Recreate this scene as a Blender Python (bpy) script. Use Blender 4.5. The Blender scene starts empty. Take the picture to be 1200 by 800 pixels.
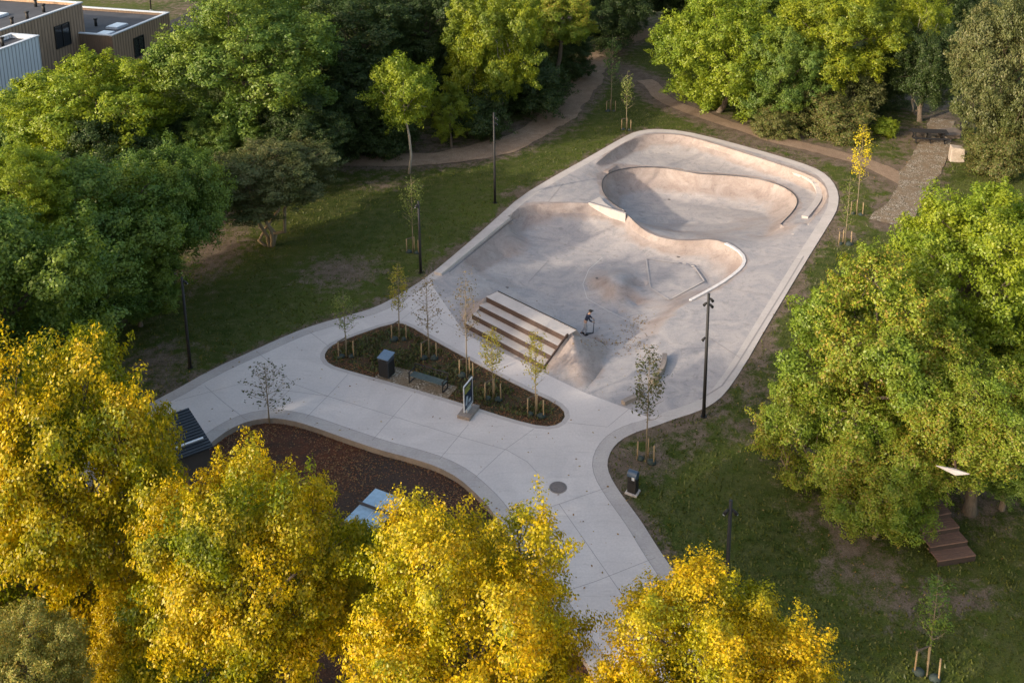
import bpy, bmesh, math, random
import numpy as np
from mathutils import Vector, Matrix
from mathutils.geometry import delaunay_2d_cdt
random.seed(7); rng = np.random.default_rng(11)
R = math.radians
scene = bpy.context.scene
COL = scene.collection

# ------------------------------------------------------------------ camera model (a shift-lens view)
F, TH, H, PX0, PY0 = 1250.0, R(14.7), 35.0, 640.0, 28.0
S_, C_ = math.sin(TH), math.cos(TH)
def at(x, y, z=0.0):
    """photo pixel (1200x800) + height -> world point"""
    rx = (x-PX0)/F; ry = (y-PY0)/F
    dy = C_-ry*S_; dz = -S_-ry*C_
    t = (z-H)/dz
    return Vector((rx*t, dy*t, z))
def proj(p):
    zc = p[1]*C_-(p[2]-H)*S_
    yc = -p[1]*S_-(p[2]-H)*C_
    return PX0+F*p[0]/zc, PY0+F*yc/zc, zc
def height_to(px, py, ytop, z0=0.0):
    b = at(px, py, z0); lo, hi = 0.1, 40
    for _ in range(40):
        m = (lo+hi)/2
        if proj((b.x, b.y, z0+m))[1] > ytop: lo = m
        else: hi = m
    return lo

cam = bpy.data.cameras.new('camera'); camo = bpy.data.objects.new('camera', cam); COL.objects.link(camo)
camo.location = (0, 0, H); camo.rotation_euler = (R(90)-TH, 0, 0)
cam.sensor_width = 36; cam.lens = F/1200*36
cam.shift_x = (600-PX0)/1200; cam.shift_y = -(400-PY0)/1200
cam.clip_start = 0.5; cam.clip_end = 4000
scene.camera = camo

# ------------------------------------------------------------------ light
SUN_EL = R(20.5); SD = Vector((-0.82, -0.57, 0)).normalized()
world = bpy.data.worlds.new('World'); scene.world = world; world.use_nodes = True
nt = world.node_tree; bg = nt.nodes['Background']
sky = nt.nodes.new('ShaderNodeTexSky'); sky.sky_type = 'NISHITA'; sky.sun_disc = False
sky.sun_elevation = SUN_EL; sky.sun_rotation = math.atan2(SD.x, SD.y)
sky.air_density = 1.0; sky.dust_density = 2.6; sky.ozone_density = 1.0
hz_ = nt.nodes.new('ShaderNodeMix'); hz_.data_type = 'RGBA'; hz_.blend_type = 'MULTIPLY'; hz_.inputs[0].default_value = 1; hz_.inputs[7].default_value = (1.13, 1.0, .86, 1)
nt.links.new(sky.outputs[0], hz_.inputs[6]); nt.links.new(hz_.outputs[2], bg.inputs[0]); bg.inputs[1].default_value = 0.15
sun = bpy.data.lights.new('sun', 'SUN'); sun.energy = 2.0; sun.angle = R(1.2); sun.color = (1.0, 0.86, 0.68)
suno = bpy.data.objects.new('sun', sun); COL.objects.link(suno)
suno.rotation_euler = (-(SD*math.cos(SUN_EL)+Vector((0, 0, math.sin(SUN_EL))))).to_track_quat('-Z', 'Y').to_euler()
vs = scene.view_settings; vs.view_transform = 'Standard'; vs.look = 'None'; vs.gamma = 1; vs.exposure = 1.45
try: vs.use_curve_mapping = False
except Exception: pass

# ------------------------------------------------------------------ tagging
def tag(o, label=None, cat=None, group=None, kind=None):
    if label: o['label'] = label
    if cat: o['category'] = cat
    if group: o['group'] = group
    if kind: o['kind'] = kind
    return o
def empty(name, loc, rz=0):
    o = bpy.data.objects.new(name, None); COL.objects.link(o)
    o.location = loc; o.rotation_euler = (0, 0, rz); o.empty_display_size = .3
    return o

# ------------------------------------------------------------------ materials
class NM:
    def __init__(s, name):
        s.m = bpy.data.materials.new(name); s.m.use_nodes = True
        s.nt = s.m.node_tree; s.b = s.nt.nodes['Principled BSDF']; s.o = s.nt.nodes['Material Output']
    def n(s, t, **k):
        x = s.nt.nodes.new(t)
        for a, v in k.items(): setattr(x, a, v)
        return x
    def l(s, a, b): s.nt.links.new(a, b)
    def noise(s, scale, detail=4, rough=.55, vec=None, dist=0):
        x = s.n('ShaderNodeTexNoise'); x.inputs['Scale'].default_value = scale
        x.inputs['Detail'].default_value = detail; x.inputs['Roughness'].default_value = rough
        x.inputs['Distortion'].default_value = dist
        if vec is not None: s.l(vec, x.inputs['Vector'])
        return x.outputs['Fac']
    def ramp(s, fac, stops, interp='LINEAR'):
        r = s.n('ShaderNodeValToRGB'); e = r.color_ramp.elements; r.color_ramp.interpolation = interp
        while len(e) < len(stops): e.new(.5)
        for q, (p, c) in zip(e, stops):
            q.position = p; q.color = (*c, 1) if len(c) == 3 else c
        s.l(fac, r.inputs[0]); return r.outputs[0]
    def mix(s, fac, a, b, mode='MIX'):
        x = s.n('ShaderNodeMix', data_type='RGBA', blend_type=mode)
        for i, v in ((0, fac), (6, a), (7, b)):
            if hasattr(v, 'default_value') or hasattr(v, 'is_linked'): s.l(v, x.inputs[i])
            elif isinstance(v, (int, float)): x.inputs[i].default_value = v
            else: x.inputs[i].default_value = (*v, 1)
        return x.outputs[2]
    def pos(s): return s.n('ShaderNodeNewGeometry').outputs['Position']
    def objc(s): return s.n('ShaderNodeTexCoord').outputs['Object']
    def bump(s, h, strength=.3, dist=.02):
        b = s.n('ShaderNodeBump'); b.inputs['Strength'].default_value = strength; b.inputs['Distance'].default_value = dist
        s.l(h, b.inputs['Height']); s.l(b.outputs[0], s.b.inputs['Normal'])
    def col(s, c):
        if hasattr(c, 'is_linked'): s.l(c, s.b.inputs['Base Color'])
        else: s.b.inputs['Base Color'].default_value = (*c, 1)
    def rough(s, v): s.b.inputs['Roughness'].default_value = v; return s

def paint(name, c, rough=.5, metal=0, var=.12, scale=6):
    m = NM(name); p = m.objc(); f = m.noise(scale, 5, .6, p)
    a = tuple(x*(1-var) for x in c); b = tuple(min(1, x*(1+var)) for x in c)
    m.col(m.ramp(f, [(.3, a), (.7, b)])); m.rough(rough); m.b.inputs['Metallic'].default_value = metal
    m.bump(m.noise(scale*8, 3, .5, p), .1, .005)
    return m.m

def concrete(name, c1, c2, c3, big=.12, blotch=.5, speck=.12):
    m = NM(name); p = m.pos()
    f1 = m.noise(big, 5, .6, p, .6); f2 = m.noise(blotch, 6, .65, p, .8); f3 = m.noise(9, 4, .7, p); f4 = m.noise(60, 2, .5, p)
    base = m.mix(m.ramp(f1, [(.36, (0, 0, 0)), (.64, (1, 1, 1))]), c1, c2)
    base = m.mix(m.ramp(f2, [(.42, (0, 0, 0)), (.66, (.85,)*3)]), base, c3)
    base = m.mix(1.0, base, m.ramp(f3, [(.3, (1-speck,)*3), (.72, (1+speck*.35,)*3)]), 'MULTIPLY')
    base = m.mix(1.0, base, m.ramp(f4, [(.3, (.93,)*3), (.7, (1.04,)*3)]), 'MULTIPLY')
    # wheel and tyre marks: stretched dark streaks
    mp = m.n('ShaderNodeMapping'); mp.inputs['Rotation'].default_value = (0, 0, 1.05); mp.inputs['Scale'].default_value = (.35, 4.5, 1)
    m.l(p, mp.inputs[0]); f5 = m.noise(1.1, 6, .7, mp.outputs[0], .5)
    base = m.mix(1.0, base, m.ramp(f5, [(.30, (.86,)*3), (.44, (1, 1, 1))]), 'MULTIPLY')
    m.col(base); m.rough(.78); m.bump(f3, .12, .02)
    return m.m
def bowl_concrete():
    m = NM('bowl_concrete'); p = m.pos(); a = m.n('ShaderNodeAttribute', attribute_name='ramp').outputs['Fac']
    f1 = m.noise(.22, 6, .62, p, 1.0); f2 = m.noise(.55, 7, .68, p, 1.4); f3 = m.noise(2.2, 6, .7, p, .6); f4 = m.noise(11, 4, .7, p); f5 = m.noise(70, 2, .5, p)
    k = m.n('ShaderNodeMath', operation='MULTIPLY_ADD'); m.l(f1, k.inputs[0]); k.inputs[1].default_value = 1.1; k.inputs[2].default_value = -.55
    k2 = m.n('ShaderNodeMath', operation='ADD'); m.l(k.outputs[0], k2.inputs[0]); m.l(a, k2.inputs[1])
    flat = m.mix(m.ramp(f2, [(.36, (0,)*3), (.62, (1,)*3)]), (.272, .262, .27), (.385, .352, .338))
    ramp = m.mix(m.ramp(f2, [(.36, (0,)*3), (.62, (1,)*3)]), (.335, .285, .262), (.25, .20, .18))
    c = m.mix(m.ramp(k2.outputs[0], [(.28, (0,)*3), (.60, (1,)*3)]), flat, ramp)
    c = m.mix(1.0, c, m.ramp(f3, [(.30, (.72,)*3), (.46, (1,)*3), (.62, (1.0,)*3), (.78, (1.2,)*3)]), 'MULTIPLY')
    c = m.mix(1.0, c, m.ramp(f4, [(.3, (.86,)*3), (.7, (1.08,)*3)]), 'MULTIPLY'); c = m.mix(1.0, c, m.ramp(f5, [(.3, (.93,)*3), (.7, (1.05,)*3)]), 'MULTIPLY')
    for rot, sc, lo in ((.5, (.22, 5, 1), .80), (1.9, (.3, 6, 1), .84)):
        mp = m.n('ShaderNodeMapping'); mp.inputs['Rotation'].default_value = (0, 0, rot); mp.inputs['Scale'].default_value = sc
        m.l(p, mp.inputs[0]); q = m.noise(.9, 7, .72, mp.outputs[0], .6); c = m.mix(1.0, c, m.ramp(q, [(.30, (lo,)*3), (.42, (1, 1, 1)), (.66, (1,)*3), (.74, (1.09,)*3)]), 'MULTIPLY')
    m.col(c); m.rough(.7); m.bump(f4, .12, .02); return m.m
M = {}
M['plaza'] = concrete('plaza_concrete', (.56, .51, .485), (.49, .45, .43), (.60, .55, .52), .1, .35, .13)
M['band'] = concrete('border_concrete', (.42, .38, .36), (.36, .33, .315), (.46, .42, .39), .2, .6, .18)
M['bowl'] = concrete('bowl_concrete', (.44, .365, .33), (.30, .295, .305), (.33, .265, .235), .12, .26, .24)
M['bowl'] = bowl_concrete()
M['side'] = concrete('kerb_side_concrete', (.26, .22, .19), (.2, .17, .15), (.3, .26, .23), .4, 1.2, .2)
M['ledge'] = concrete('ledge_concrete', (.50, .455, .43), (.44, .405, .38), (.41, .37, .345), .4, 1.0, .14)
M['joint'] = paint('joint_seal', (.26, .24, .235), .9)
M['pale_joint'] = paint('pale_mortar', (.55, .53, .52), .8)
M['black'] = paint('black_paint', (.008, .008, .009), .65)
M['steel'] = paint('steel_rail', (.12, .12, .13), .4, .8)
M['galv'] = paint('galvanised_steel', (.62, .65, .68), .35, .5)
M['corten'] = paint('rust_brown_steel', (.055, .034, .027), .75, .0, .3, 3)
M['iron'] = paint('cast_iron', (.13, .115, .115), .7, .2, .25, 9)

def wood(name, a, b, scale=5, rough=.75):
    m = NM(name); p = m.objc(); mp = m.n('ShaderNodeMapping'); mp.inputs['Scale'].default_value = (1, 8, 8)
    m.l(p, mp.inputs[0]); f = m.noise(scale, 6, .65, mp.outputs[0], .4)
    m.col(m.ramp(f, [(.3, a), (.7, b)])); m.rough(rough); m.bump(f, .3, .01)
    return m.m
M['stake'] = wood('stake_timber', (.20, .14, .08), (.33, .24, .13))
M['deckwood'] = wood('brown_decking', (.095, .055, .042), (.17, .105, .08))
M['wicker'] = paint('watering_bag', (.02, .034, .032), .8)

def ground_mat(name, kind):
    m = NM(name); p = m.pos()
    f1 = m.noise(.09, 5, .6, p, .4); f2 = m.noise(1.3, 5, .65, p); f3 = m.noise(14, 4, .7, p); f4 = m.noise(45, 2, .6, p)
    if kind == 'lawn':
        g = m.mix(m.ramp(f1, [(.35, (0,)*3), (.65, (1,)*3)]), (.036, .056, .010), (.070, .092, .015))
        g = m.mix(m.ramp(f2, [(.38, (0,)*3), (.7, (1,)*3)]), g, (.095, .100, .034))
        a = m.n('ShaderNodeAttribute', attribute_name='soil').outputs['Fac']
        s = m.mix(m.ramp(f2, [(.35, (0,)*3), (.68, (1,)*3)]), (.105, .078, .058), (.18, .14, .105))
        ad = m.n('ShaderNodeMath', operation='ADD'); m.l(a, ad.inputs[0])
        sb = m.n('ShaderNodeMath', operation='MULTIPLY_ADD'); m.l(f2, sb.inputs[0]); sb.inputs[1].default_value = 1.3; sb.inputs[2].default_value = -.65
        m.l(sb.outputs[0], ad.inputs[1])
        f6 = m.n('ShaderNodeMath', operation='MULTIPLY_ADD'); m.l(f3, f6.inputs[0]); f6.inputs[1].default_value = .7; m.l(ad.outputs[0], f6.inputs[2])
        c = m.mix(m.ramp(f6.outputs[0], [(.60, (0,)*3), (.88, (1,)*3)]), g, s)
    elif kind == 'dirt':
        c = m.mix(m.ramp(f2, [(.3, (0,)*3), (.7, (1,)*3)]), (.24, .17, .12), (.36, .27, .195))
        c = m.mix(m.ramp(f1, [(.4, (0,)*3), (.6, (.7,)*3)]), c, (.19, .135, .095))
    elif kind == 'mulch':
        c = m.mix(m.ramp(f2, [(.35, (0,)*3), (.6, (1,)*3)]), (.062, .040, .030), (.12, .048, .026))
        c = m.mix(m.ramp(f1, [(.45, (0,)*3), (.6, (.8,)*3)]), c, (.060, .048, .040))
    elif kind == 'bed':
        c = m.mix(m.ramp(f2, [(.4, (0,)*3), (.6, (1,)*3)]), (.075, .045, .028), (.055, .055, .028))
    elif kind == 'gravel':
        v = m.n('ShaderNodeTexVoronoi'); v.inputs['Scale'].default_value = 9; m.l(p, v.inputs['Vector'])
        c = m.mix(m.ramp(v.outputs['Distance'], [(.25, (0,)*3), (.6, (1,)*3)]), (.46, .41, .34), (.14, .115, .08))
        c = m.mix(m.ramp(f2, [(.42, (0,)*3), (.58, (1,)*3)]), c, (.20, .15, .10))
    elif kind == 'asphalt':
        c = m.ramp(f2, [(.3, (.045, .045, .048)), (.7, (.065, .064, .064))])
    c = m.mix(1.0, c, m.ramp(f3, [(.28, (.55,)*3), (.72, (1.3,)*3)]), 'MULTIPLY')
    c = m.mix(1.0, c, m.ramp(f4, [(.3, (.75,)*3), (.7, (1.15,)*3)]), 'MULTIPLY')
    m.col(c); m.rough(.95); m.bump(f3, .5, .06); m.b.inputs['Specular IOR Level'].default_value = .1
    return m.m
for k in ('lawn', 'dirt', 'mulch', 'bed', 'gravel', 'asphalt'): M[k] = ground_mat(k+'_ground', k)

def leaf_mat(name, cols, trans=.35, big=None, scale=.5):
    """cols: palette picked per leaf; big: second palette used where slow noise is high"""
    m = NM(name); g = m.n('ShaderNodeNewGeometry'); r = g.outputs['Random Per Island']
    n = len(cols); c = m.ramp(r, [(i/max(1, n-1), q) for i, q in enumerate(cols)])
    if big:
        c2 = m.ramp(r, [(i/max(1, len(big)-1), q) for i, q in enumerate(big)])
        f = m.noise(scale, 3, .6, g.outputs['Position'], .5)
        c = m.mix(m.ramp(f, [(.42, (0,)*3), (.60, (1,)*3)]), c, c2)
    m.nt.nodes.remove(m.b)
    d = m.n('ShaderNodeBsdfDiffuse'); t = m.n('ShaderNodeBsdfTranslucent'); gl = m.n('ShaderNodeBsdfGlossy')
    gl.inputs['Roughness'].default_value = .45; gl.inputs['Color'].default_value = (.9, .9, .85, 1)
    m.l(c, d.inputs[0]); tc = m.mix(1.0, c, (1.25, 1.2, .5), 'MULTIPLY'); m.l(tc, t.inputs[0])
    x = m.n('ShaderNodeMixShader'); x.inputs[0].default_value = trans; m.l(d.outputs[0], x.inputs[1]); m.l(t.outputs[0], x.inputs[2])
    y = m.n('ShaderNodeMixShader'); y.inputs[0].default_value = .022; m.l(x.outputs[0], y.inputs[1]); m.l(gl.outputs[0], y.inputs[2])
    m.l(y.outputs[0], m.o.inputs[0])
    return m.m
L = {}
L['yellow'] = leaf_mat('yellow_leaves', [(.28, .23, .004), (.53, .40, .005), (.41, .34, .005), (.60, .38, .007), (.13, .15, .005)], .35,
                       [(.10, .14, .005), (.22, .24, .006), (.15, .19, .006), (.06, .09, .004)], .30)
L['yellow2'] = leaf_mat('golden_leaves', [(.34, .27, .004), (.61, .44, .006), (.48, .37, .005), (.63, .38, .008), (.17, .18, .005)], .35,
                        [(.20, .21, .005), (.34, .33, .006), (.11, .14, .005)], .35)
L['yolive'] = leaf_mat('faded_yellow_green_leaves', [(.22, .24, .05), (.30, .28, .06), (.16, .19, .04), (.42, .28, .06)], .3)
L['green'] = leaf_mat('mid_green_leaves', [(.071, 0.134, 0.023), (.109, 0.184, 0.028), (.051, 0.109, 0.023), (.140, 0.210, 0.038)], .32,
                      [(.128, 0.191, 0.025), (.191, 0.255, 0.032), (.089, 0.140, 0.025)], .35)
L['bright'] = leaf_mat('bright_green_leaves', [(.138, .218, .018), (.196, .276, .021), (.103, .172, .018), (.230, .276, .023)], .38,
                       [(.207, .276, .017), (.276, .322, .021), (.161, .218, .017)], .4)
L['lime'] = leaf_mat('lime_leaves', [(.20, .26, .015), (.28, .32, .018), (.15, .21, .015), (.34, .34, .02)], .4,
                     [(.11, .17, .018), (.16, .21, .02)], .35)
L['blueish'] = leaf_mat('cool_green_leaves', [(.06, .11, .03), (.09, .15, .04), (.045, .085, .025), (.13, .19, .05)], .3)
L['dark'] = leaf_mat('dark_green_leaves', [(.030, .057, .016), (.047, .081, .020), (.022, .043, .015), (.068, .095, .024)], .25)
L['olive'] = leaf_mat('olive_leaves', [(.094, .112, .040), (.131, .144, .053), (.069, .088, .033), (.163, .150, .062)], .25,
                      [(.062, .085, .027), (.106, .122, .037)], .5)
L['mixed'] = leaf_mat('autumn_tinged_leaves', [(0.191, 0.254, 0.023), (0.267, 0.317, 0.025), (0.139, 0.204, 0.023), (0.305, 0.279, 0.032), (0.254, 0.152, 0.038)], .35,
                      [(0.127, 0.204, 0.023), (0.191, 0.267, 0.025), (0.101, 0.166, 0.023)], .35)
L['bushy'] = leaf_mat('dull_bush_leaves', [(.091, .130, .026), (.130, .156, .039), (.169, .130, .052), (.065, .098, .026)], .25)
L['sapl'] = leaf_mat('sapling_green_leaves', [(.13, .17, .04), (.18, .21, .05), (.10, .13, .035)], .35)
L['saply'] = leaf_mat('sapling_yellow_leaves', [(.26, .25, .03), (.34, .29, .035), (.17, .19, .03), (.30, .20, .04)], .35)
L['sapb'] = leaf_mat('sapling_brown_leaves', [(.14, .11, .06), (.19, .14, .07), (.10, .09, .045)], .3)
L['sapg'] = leaf_mat('sapling_golden_leaves', [(.50, .42, .02), (.62, .48, .025), (.36, .36, .03)], .4)
L['sapd'] = leaf_mat('sapling_dark_leaves', [(.05, .065, .03), (.08, .09, .04), (.10, .08, .045)], .3)
L['grass'] = leaf_mat('grass_blades', [(.052, .072, .013), (.078, .096, .016), (.088, .10, .022), (.04, .056, .012)], .25)
L['weeds'] = leaf_mat('bed_planting', [(.06, .09, .03), (.09, .11, .04), (.12, .10, .05), (.06, .08, .045)], .25)
L['litter'] = leaf_mat('leaf_litter', [(.17, .085, .03), (.28, .16, .05), (.12, .06, .03), (.34, .25, .09), (.09, .05, .03)], .2)
L['litter2'] = leaf_mat('dark_leaf_litter', [(.15, .06, .028), (.21, .09, .038), (.10, .045, .025), (.25, .15, .06), (.07, .045, .03)], .1)
def bark(name, a, b):
    m = NM(name); p = m.objc(); mp = m.n('ShaderNodeMapping'); mp.inputs['Scale'].default_value = (6, 6, 1)
    m.l(p, mp.inputs[0]); f = m.noise(3, 5, .7, mp.outputs[0]); m.col(m.ramp(f, [(.3, a), (.7, b)])); m.rough(.9); m.bump(f, .5, .03)
    return m.m
M['bark'] = bark('brown_bark', (.06, .045, .032), (.15, .12, .09)); M['pale_bark'] = bark('pale_bark', (.22, .19, .15), (.40, .36, .30))
M['olive_bark'] = bark('tan_bark', (.13, .10, .06), (.26, .21, .14))

# ------------------------------------------------------------------ mesh builder
class MB:
    def __init__(s): s.v = []; s.f = []; s.smooth = False
    def add(s, vs_, fs):
        o = len(s.v); s.v += [tuple(p) for p in vs_]; s.f += [tuple(i+o for i in f) for f in fs]; return s
    def box(s, c, d, rz=0, tilt=None):
        hx, hy, hz = d[0]/2, d[1]/2, d[2]/2
        m = Matrix.Rotation(rz, 3, 'Z')
        if tilt is not None: m = m @ tilt
        vs_ = [Vector(c)+m @ Vector((sx*hx, sy*hy, sz*hz)) for sz in (-1, 1) for sx, sy in ((-1, -1), (1, -1), (1, 1), (-1, 1))]
        return s.add(vs_, [(3, 2, 1, 0), (4, 5, 6, 7), (0, 1, 5, 4), (1, 2, 6, 5), (2, 3, 7, 6), (3, 0, 4, 7)])
    def prism(s, poly, z0, z1):
        n = len(poly); a = sum(poly[i][0]*poly[(i+1) % n][1]-poly[(i+1) % n][0]*poly[i][1] for i in range(n))
        if a < 0: poly = poly[::-1]
        return s.add([(p[0], p[1], z0) for p in poly]+[(p[0], p[1], z1) for p in poly],
                     [tuple(range(n))[::-1], tuple(range(n, 2*n))]+[(i, (i+1) % n, n+(i+1) % n, n+i) for i in range(n)])
    def tube(s, pts, rad, n=8, cap=True):
        pts = [Vector(p) for p in pts]
        if isinstance(rad, (int, float)): rad = [rad]*len(pts)
        o = len(s.v); up = Vector((0, 0, 1)); prev = None
        for i, p in enumerate(pts):
            d = (pts[min(i+1, len(pts)-1)]-pts[max(i-1, 0)]).normalized()
            if prev is None: a = d.cross(up if abs(d.z) < .9 else Vector((1, 0, 0))).normalized()
            else: a = (prev-d*prev.dot(d)).normalized()
            prev = a; b = d.cross(a)
            for k in range(n):
                t = 2*math.pi*k/n; s.v.append(tuple(p+(a*math.cos(t)+b*math.sin(t))*rad[i]))
        for i in range(len(pts)-1):
            for k in range(n):
                s.f.append((o+i*n+k, o+i*n+(k+1) % n, o+(i+1)*n+(k+1) % n, o+(i+1)*n+k))
        if cap:
            s.f.append(tuple(o+k for k in range(n))[::-1]); s.f.append(tuple(o+(len(pts)-1)*n+k for k in range(n)))
        return s
    def cyl(s, c, r, h, n=24, r2=None):
        return s.tube([c, (c[0], c[1], c[2]+h)], [r, r if r2 is None else r2], n)
    def ball(s, c, r, n=10, sc=(1, 1, 1)):
        o = len(s.v); 
        for i in range(1, n):
            a = math.pi*i/n
            for k in range(n*2):
                b = math.pi*k/n
                s.v.append((c[0]+r*sc[0]*math.sin(a)*math.cos(b), c[1]+r*sc[1]*math.sin(a)*math.sin(b), c[2]+r*sc[2]*math.cos(a)))
        m = n*2
        for i in range(n-2):
            for k in range(m): s.f.append((o+i*m+k, o+(i+1)*m+k, o+(i+1)*m+(k+1) % m, o+i*m+(k+1) % m))
        t = len(s.v); s.v.append((c[0], c[1], c[2]+r*sc[2])); s.v.append((c[0], c[1], c[2]-r*sc[2]))
        for k in range(m): s.f.append((t, o+k, o+(k+1) % m)); s.f.append((t+1, o+(n-2)*m+(k+1) % m, o+(n-2)*m+k))
        return s
    def build(s, name, mat, parent=None, smooth=False, bevel=0):
        me = bpy.data.meshes.new(name); me.from_pydata(s.v, [], s.f); me.update()
        if mat: me.materials.append(mat)
        if smooth: me.polygons.foreach_set('use_smooth', [True]*len(me.polygons))
        o = bpy.data.objects.new(name, me); COL.objects.link(o)
        if parent: o.parent = parent
        if bevel:
            b = o.modifiers.new('bevel', 'BEVEL'); b.width = bevel; b.segments = 2; b.limit_method = 'ANGLE'
        return o

def copy_tree(o, parent=None):
    c = o.copy(); COL.objects.link(c)
    if parent: c.parent = parent
    for ch in list(o.children): copy_tree(ch, c)
    return c

# ------------------------------------------------------------------ geometry helpers
def resample(pts, step):
    out = []
    for a, b in zip(pts[:-1], pts[1:]):
        a = np.array(a, float); b = np.array(b, float)
        n = max(1, int(np.hypot(*(b-a)[:2])/step))
        out += [a+(b-a)*k/n for k in range(n)]
    out.append(np.array(pts[-1], float)); return np.array(out)
def smooth_line(pts, closed=False, k=2):
    """Chaikin corner cutting"""
    pts = [np.array(p, float) for p in pts]
    for _ in range(k):
        o = [] if closed else [pts[0]]
        m = len(pts)
        for i in range(m if closed else m-1):
            a, b = pts[i], pts[(i+1) % m]
            o += [a*.75+b*.25, a*.25+b*.75]
        if not closed: o.append(pts[-1])
        pts = o
    return pts
def dist_to(P, line):
    """P (n,2) distance to polyline (m,2+)"""
    P = np.asarray(P, float); line = np.asarray(line, float)[:, :2]
    best = np.full(len(P), 1e9)
    for a, b in zip(line[:-1], line[1:]):
        d = b-a; L2 = max(1e-12, (d**2).sum()); t = np.clip(((P-a) @ d)/L2, 0, 1)
        q = P-(a+t[:, None]*d); best = np.minimum(best, (q**2).sum(1))
    return np.sqrt(best)
def inside(P, poly):
    P = np.asarray(P, float); poly = np.asarray(poly, float)[:, :2]; r = np.zeros(len(P), bool); j = len(poly)-1
    for i in range(len(poly)):
        xi, yi = poly[i]; xj, yj = poly[j]
        c = ((yi > P[:, 1]) != (yj > P[:, 1]))
        if c.any(): r ^= c & (P[:, 0] < (xj-xi)*(P[:, 1]-yi)/((yj-yi) or 1e-12)+xi)
        j = i
    return r
def W(px, z=0.0):
    """list of (x,y) or (x,y,z) pixels -> world (x,y,z)"""
    return [tuple(at(p[0], p[1], p[2] if len(p) > 2 else z)) for p in px]
def closed(l): return list(l)+[l[0]]
def signed_area(p):
    p = np.asarray(p)[:, :2]; return .5*np.sum(p[:, 0]*np.roll(p[:, 1], -1)-np.roll(p[:, 0], -1)*p[:, 1])
def offset_in(poly, d):
    """poly closed (n,3) without repeated end; offset inwards by d"""
    p = np.array(poly)[:, :2]; s = 1 if signed_area(p) > 0 else -1
    t = np.roll(p, -1, 0)-np.roll(p, 1, 0); t /= np.linalg.norm(t, axis=1)[:, None]
    n = np.stack([-t[:, 1], t[:, 0]], 1)*s
    return p+n*d

# ------------------------------------------------------------------ PLAZA + SKATE PARK outline
far_side = [(120, 500), (196, 462), (245, 434), (300, 409), (340, 391), (370, 380), (410, 369), (440, 360), (465, 347), (500, 325), (540, 292), (580, 257),
            (610, 230), (650, 206), (690, 184), (728, 162), (745, 154), (765, 151), (800, 153), (850, 165), (900, 179), (940, 191), (962, 200),
            (976, 212), (983, 227), (982, 243), (975, 257), (950, 297), (930, 330), (900, 380), (870, 432), (849, 462), (834, 474), (815, 483), (792, 490), (768, 499),
            (745, 506), (727, 515), (716, 527), (711, 542), (714, 556), (724, 573), (738, 592), (752, 611), (770, 640), (787, 665), (830, 728), (880, 800), (930, 880)]
near_side = [(760, 900), (712, 815), (670, 748), (640, 700), (605, 640), (585, 610), (570, 590), (557, 577), (538, 560), (512, 546), (480, 536), (445, 527), (404, 513),
             (362, 498), (340, 492), (316, 489), (290, 493), (268, 503), (250, 516), (215, 545), (150, 590), (60, 560)]
outline_px = smooth_line(far_side, k=1)+smooth_line(near_side, k=1)
OUT = W(outline_px)
OUTA = np.array(OUT)
island_px = smooth_line([(379, 417), (386, 406), (402, 398), (459, 378), (476, 379), (509, 399), (557, 425), (613, 455), (652, 472), (664, 485), (656, 497), (637, 500), (600, 491),
                         (547, 474), (467, 450), (408, 434), (386, 427)], True, 1)
ISL = W(island_px)

ZP = 1.36                                   # platform height above plaza
steps_back_l = at(583, 341, ZP); steps_back_r = at(676, 386.5, ZP)
u_st = (steps_back_r-steps_back_l); st_len = Vector((u_st.x, u_st.y, 0)).length; u_st = Vector((u_st.x, u_st.y, 0)).normalized()
w_st = Vector((u_st.y, -u_st.x, 0))           # towards the camera
if w_st.y > 0: w_st = -w_st
PD, TD, NR = 1.0, .62, 4                     # platform depth, tread depth, risers
st_depth = PD+(NR-1)*TD
A = Vector((steps_back_l.x, steps_back_l.y, 0)); B = A+u_st*st_len; Cc = B+w_st*(st_depth); D = A+w_st*st_depth
STEPS = [tuple(A), tuple(B), tuple(Cc), tuple(D)]

# region whose height varies
SK = W([(500, 325), (540, 292), (580, 257), (610, 230), (650, 206), (690, 184), (728, 162), (745, 154), (765, 151), (800, 153), (850, 165), (900, 179), (940, 191), (962, 200),
        (976, 212), (983, 227), (982, 243), (975, 257), (950, 297), (930, 330), (900, 380), (870, 432), (849, 462), (834, 474), (815, 483), (792, 490), (775, 496), (737, 479), (683, 459),
        (650, 443), (546, 392)])
CON = []                                       # (polyline world xyz, add to mesh?)
def con(px, z=None): CON.append(np.array(W(px) if z is None else W([(p[0], p[1], z) for p in px])))
def transition(rim, foot, n=40):
    rim = np.array(W(smooth_line(rim))); foot = np.array(W(smooth_line(foot)))
    def rs(l):
        d = np.r_[0, np.cumsum(np.linalg.norm(np.diff(l, axis=0), axis=1))]; t = np.linspace(0, d[-1], n)
        return np.stack([np.interp(t, d, l[:, k]) for k in range(3)], 1)
    a, b = rs(rim), rs(foot)
    for t in (0, .1, .25, .45, .7, 1):
        p = a+(b-a)*t; p[:, 2] = a[:, 2]+(b[:, 2]-a[:, 2])*math.sqrt(1-(1-t)**2); CON.append(p)
    return a
# far quarter wall, below the outer rim
far_rim = transition([(700, 190, 0), (721, 173, 0), (748, 160, 0), (770, 157, 0), (798, 158, 0), (828, 166, 0), (867, 178, 0), (913, 193, 0), (944, 203, 0), (963, 213, 0), (971, 227, 0), (966, 241, 0), (948, 262, 0)],
           [(713, 200, -.45), (736, 186, -.85), (757, 182, -1.0), (778, 184, -1.05), (800, 188, -1.05), (825, 193, -1.05), (862, 199, -1.05), (900, 208, -1.0), (930, 216, -1.0), (948, 224, -.95), (951, 233, -.8), (945, 243, -.6), (930, 260, -.3)])
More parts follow.
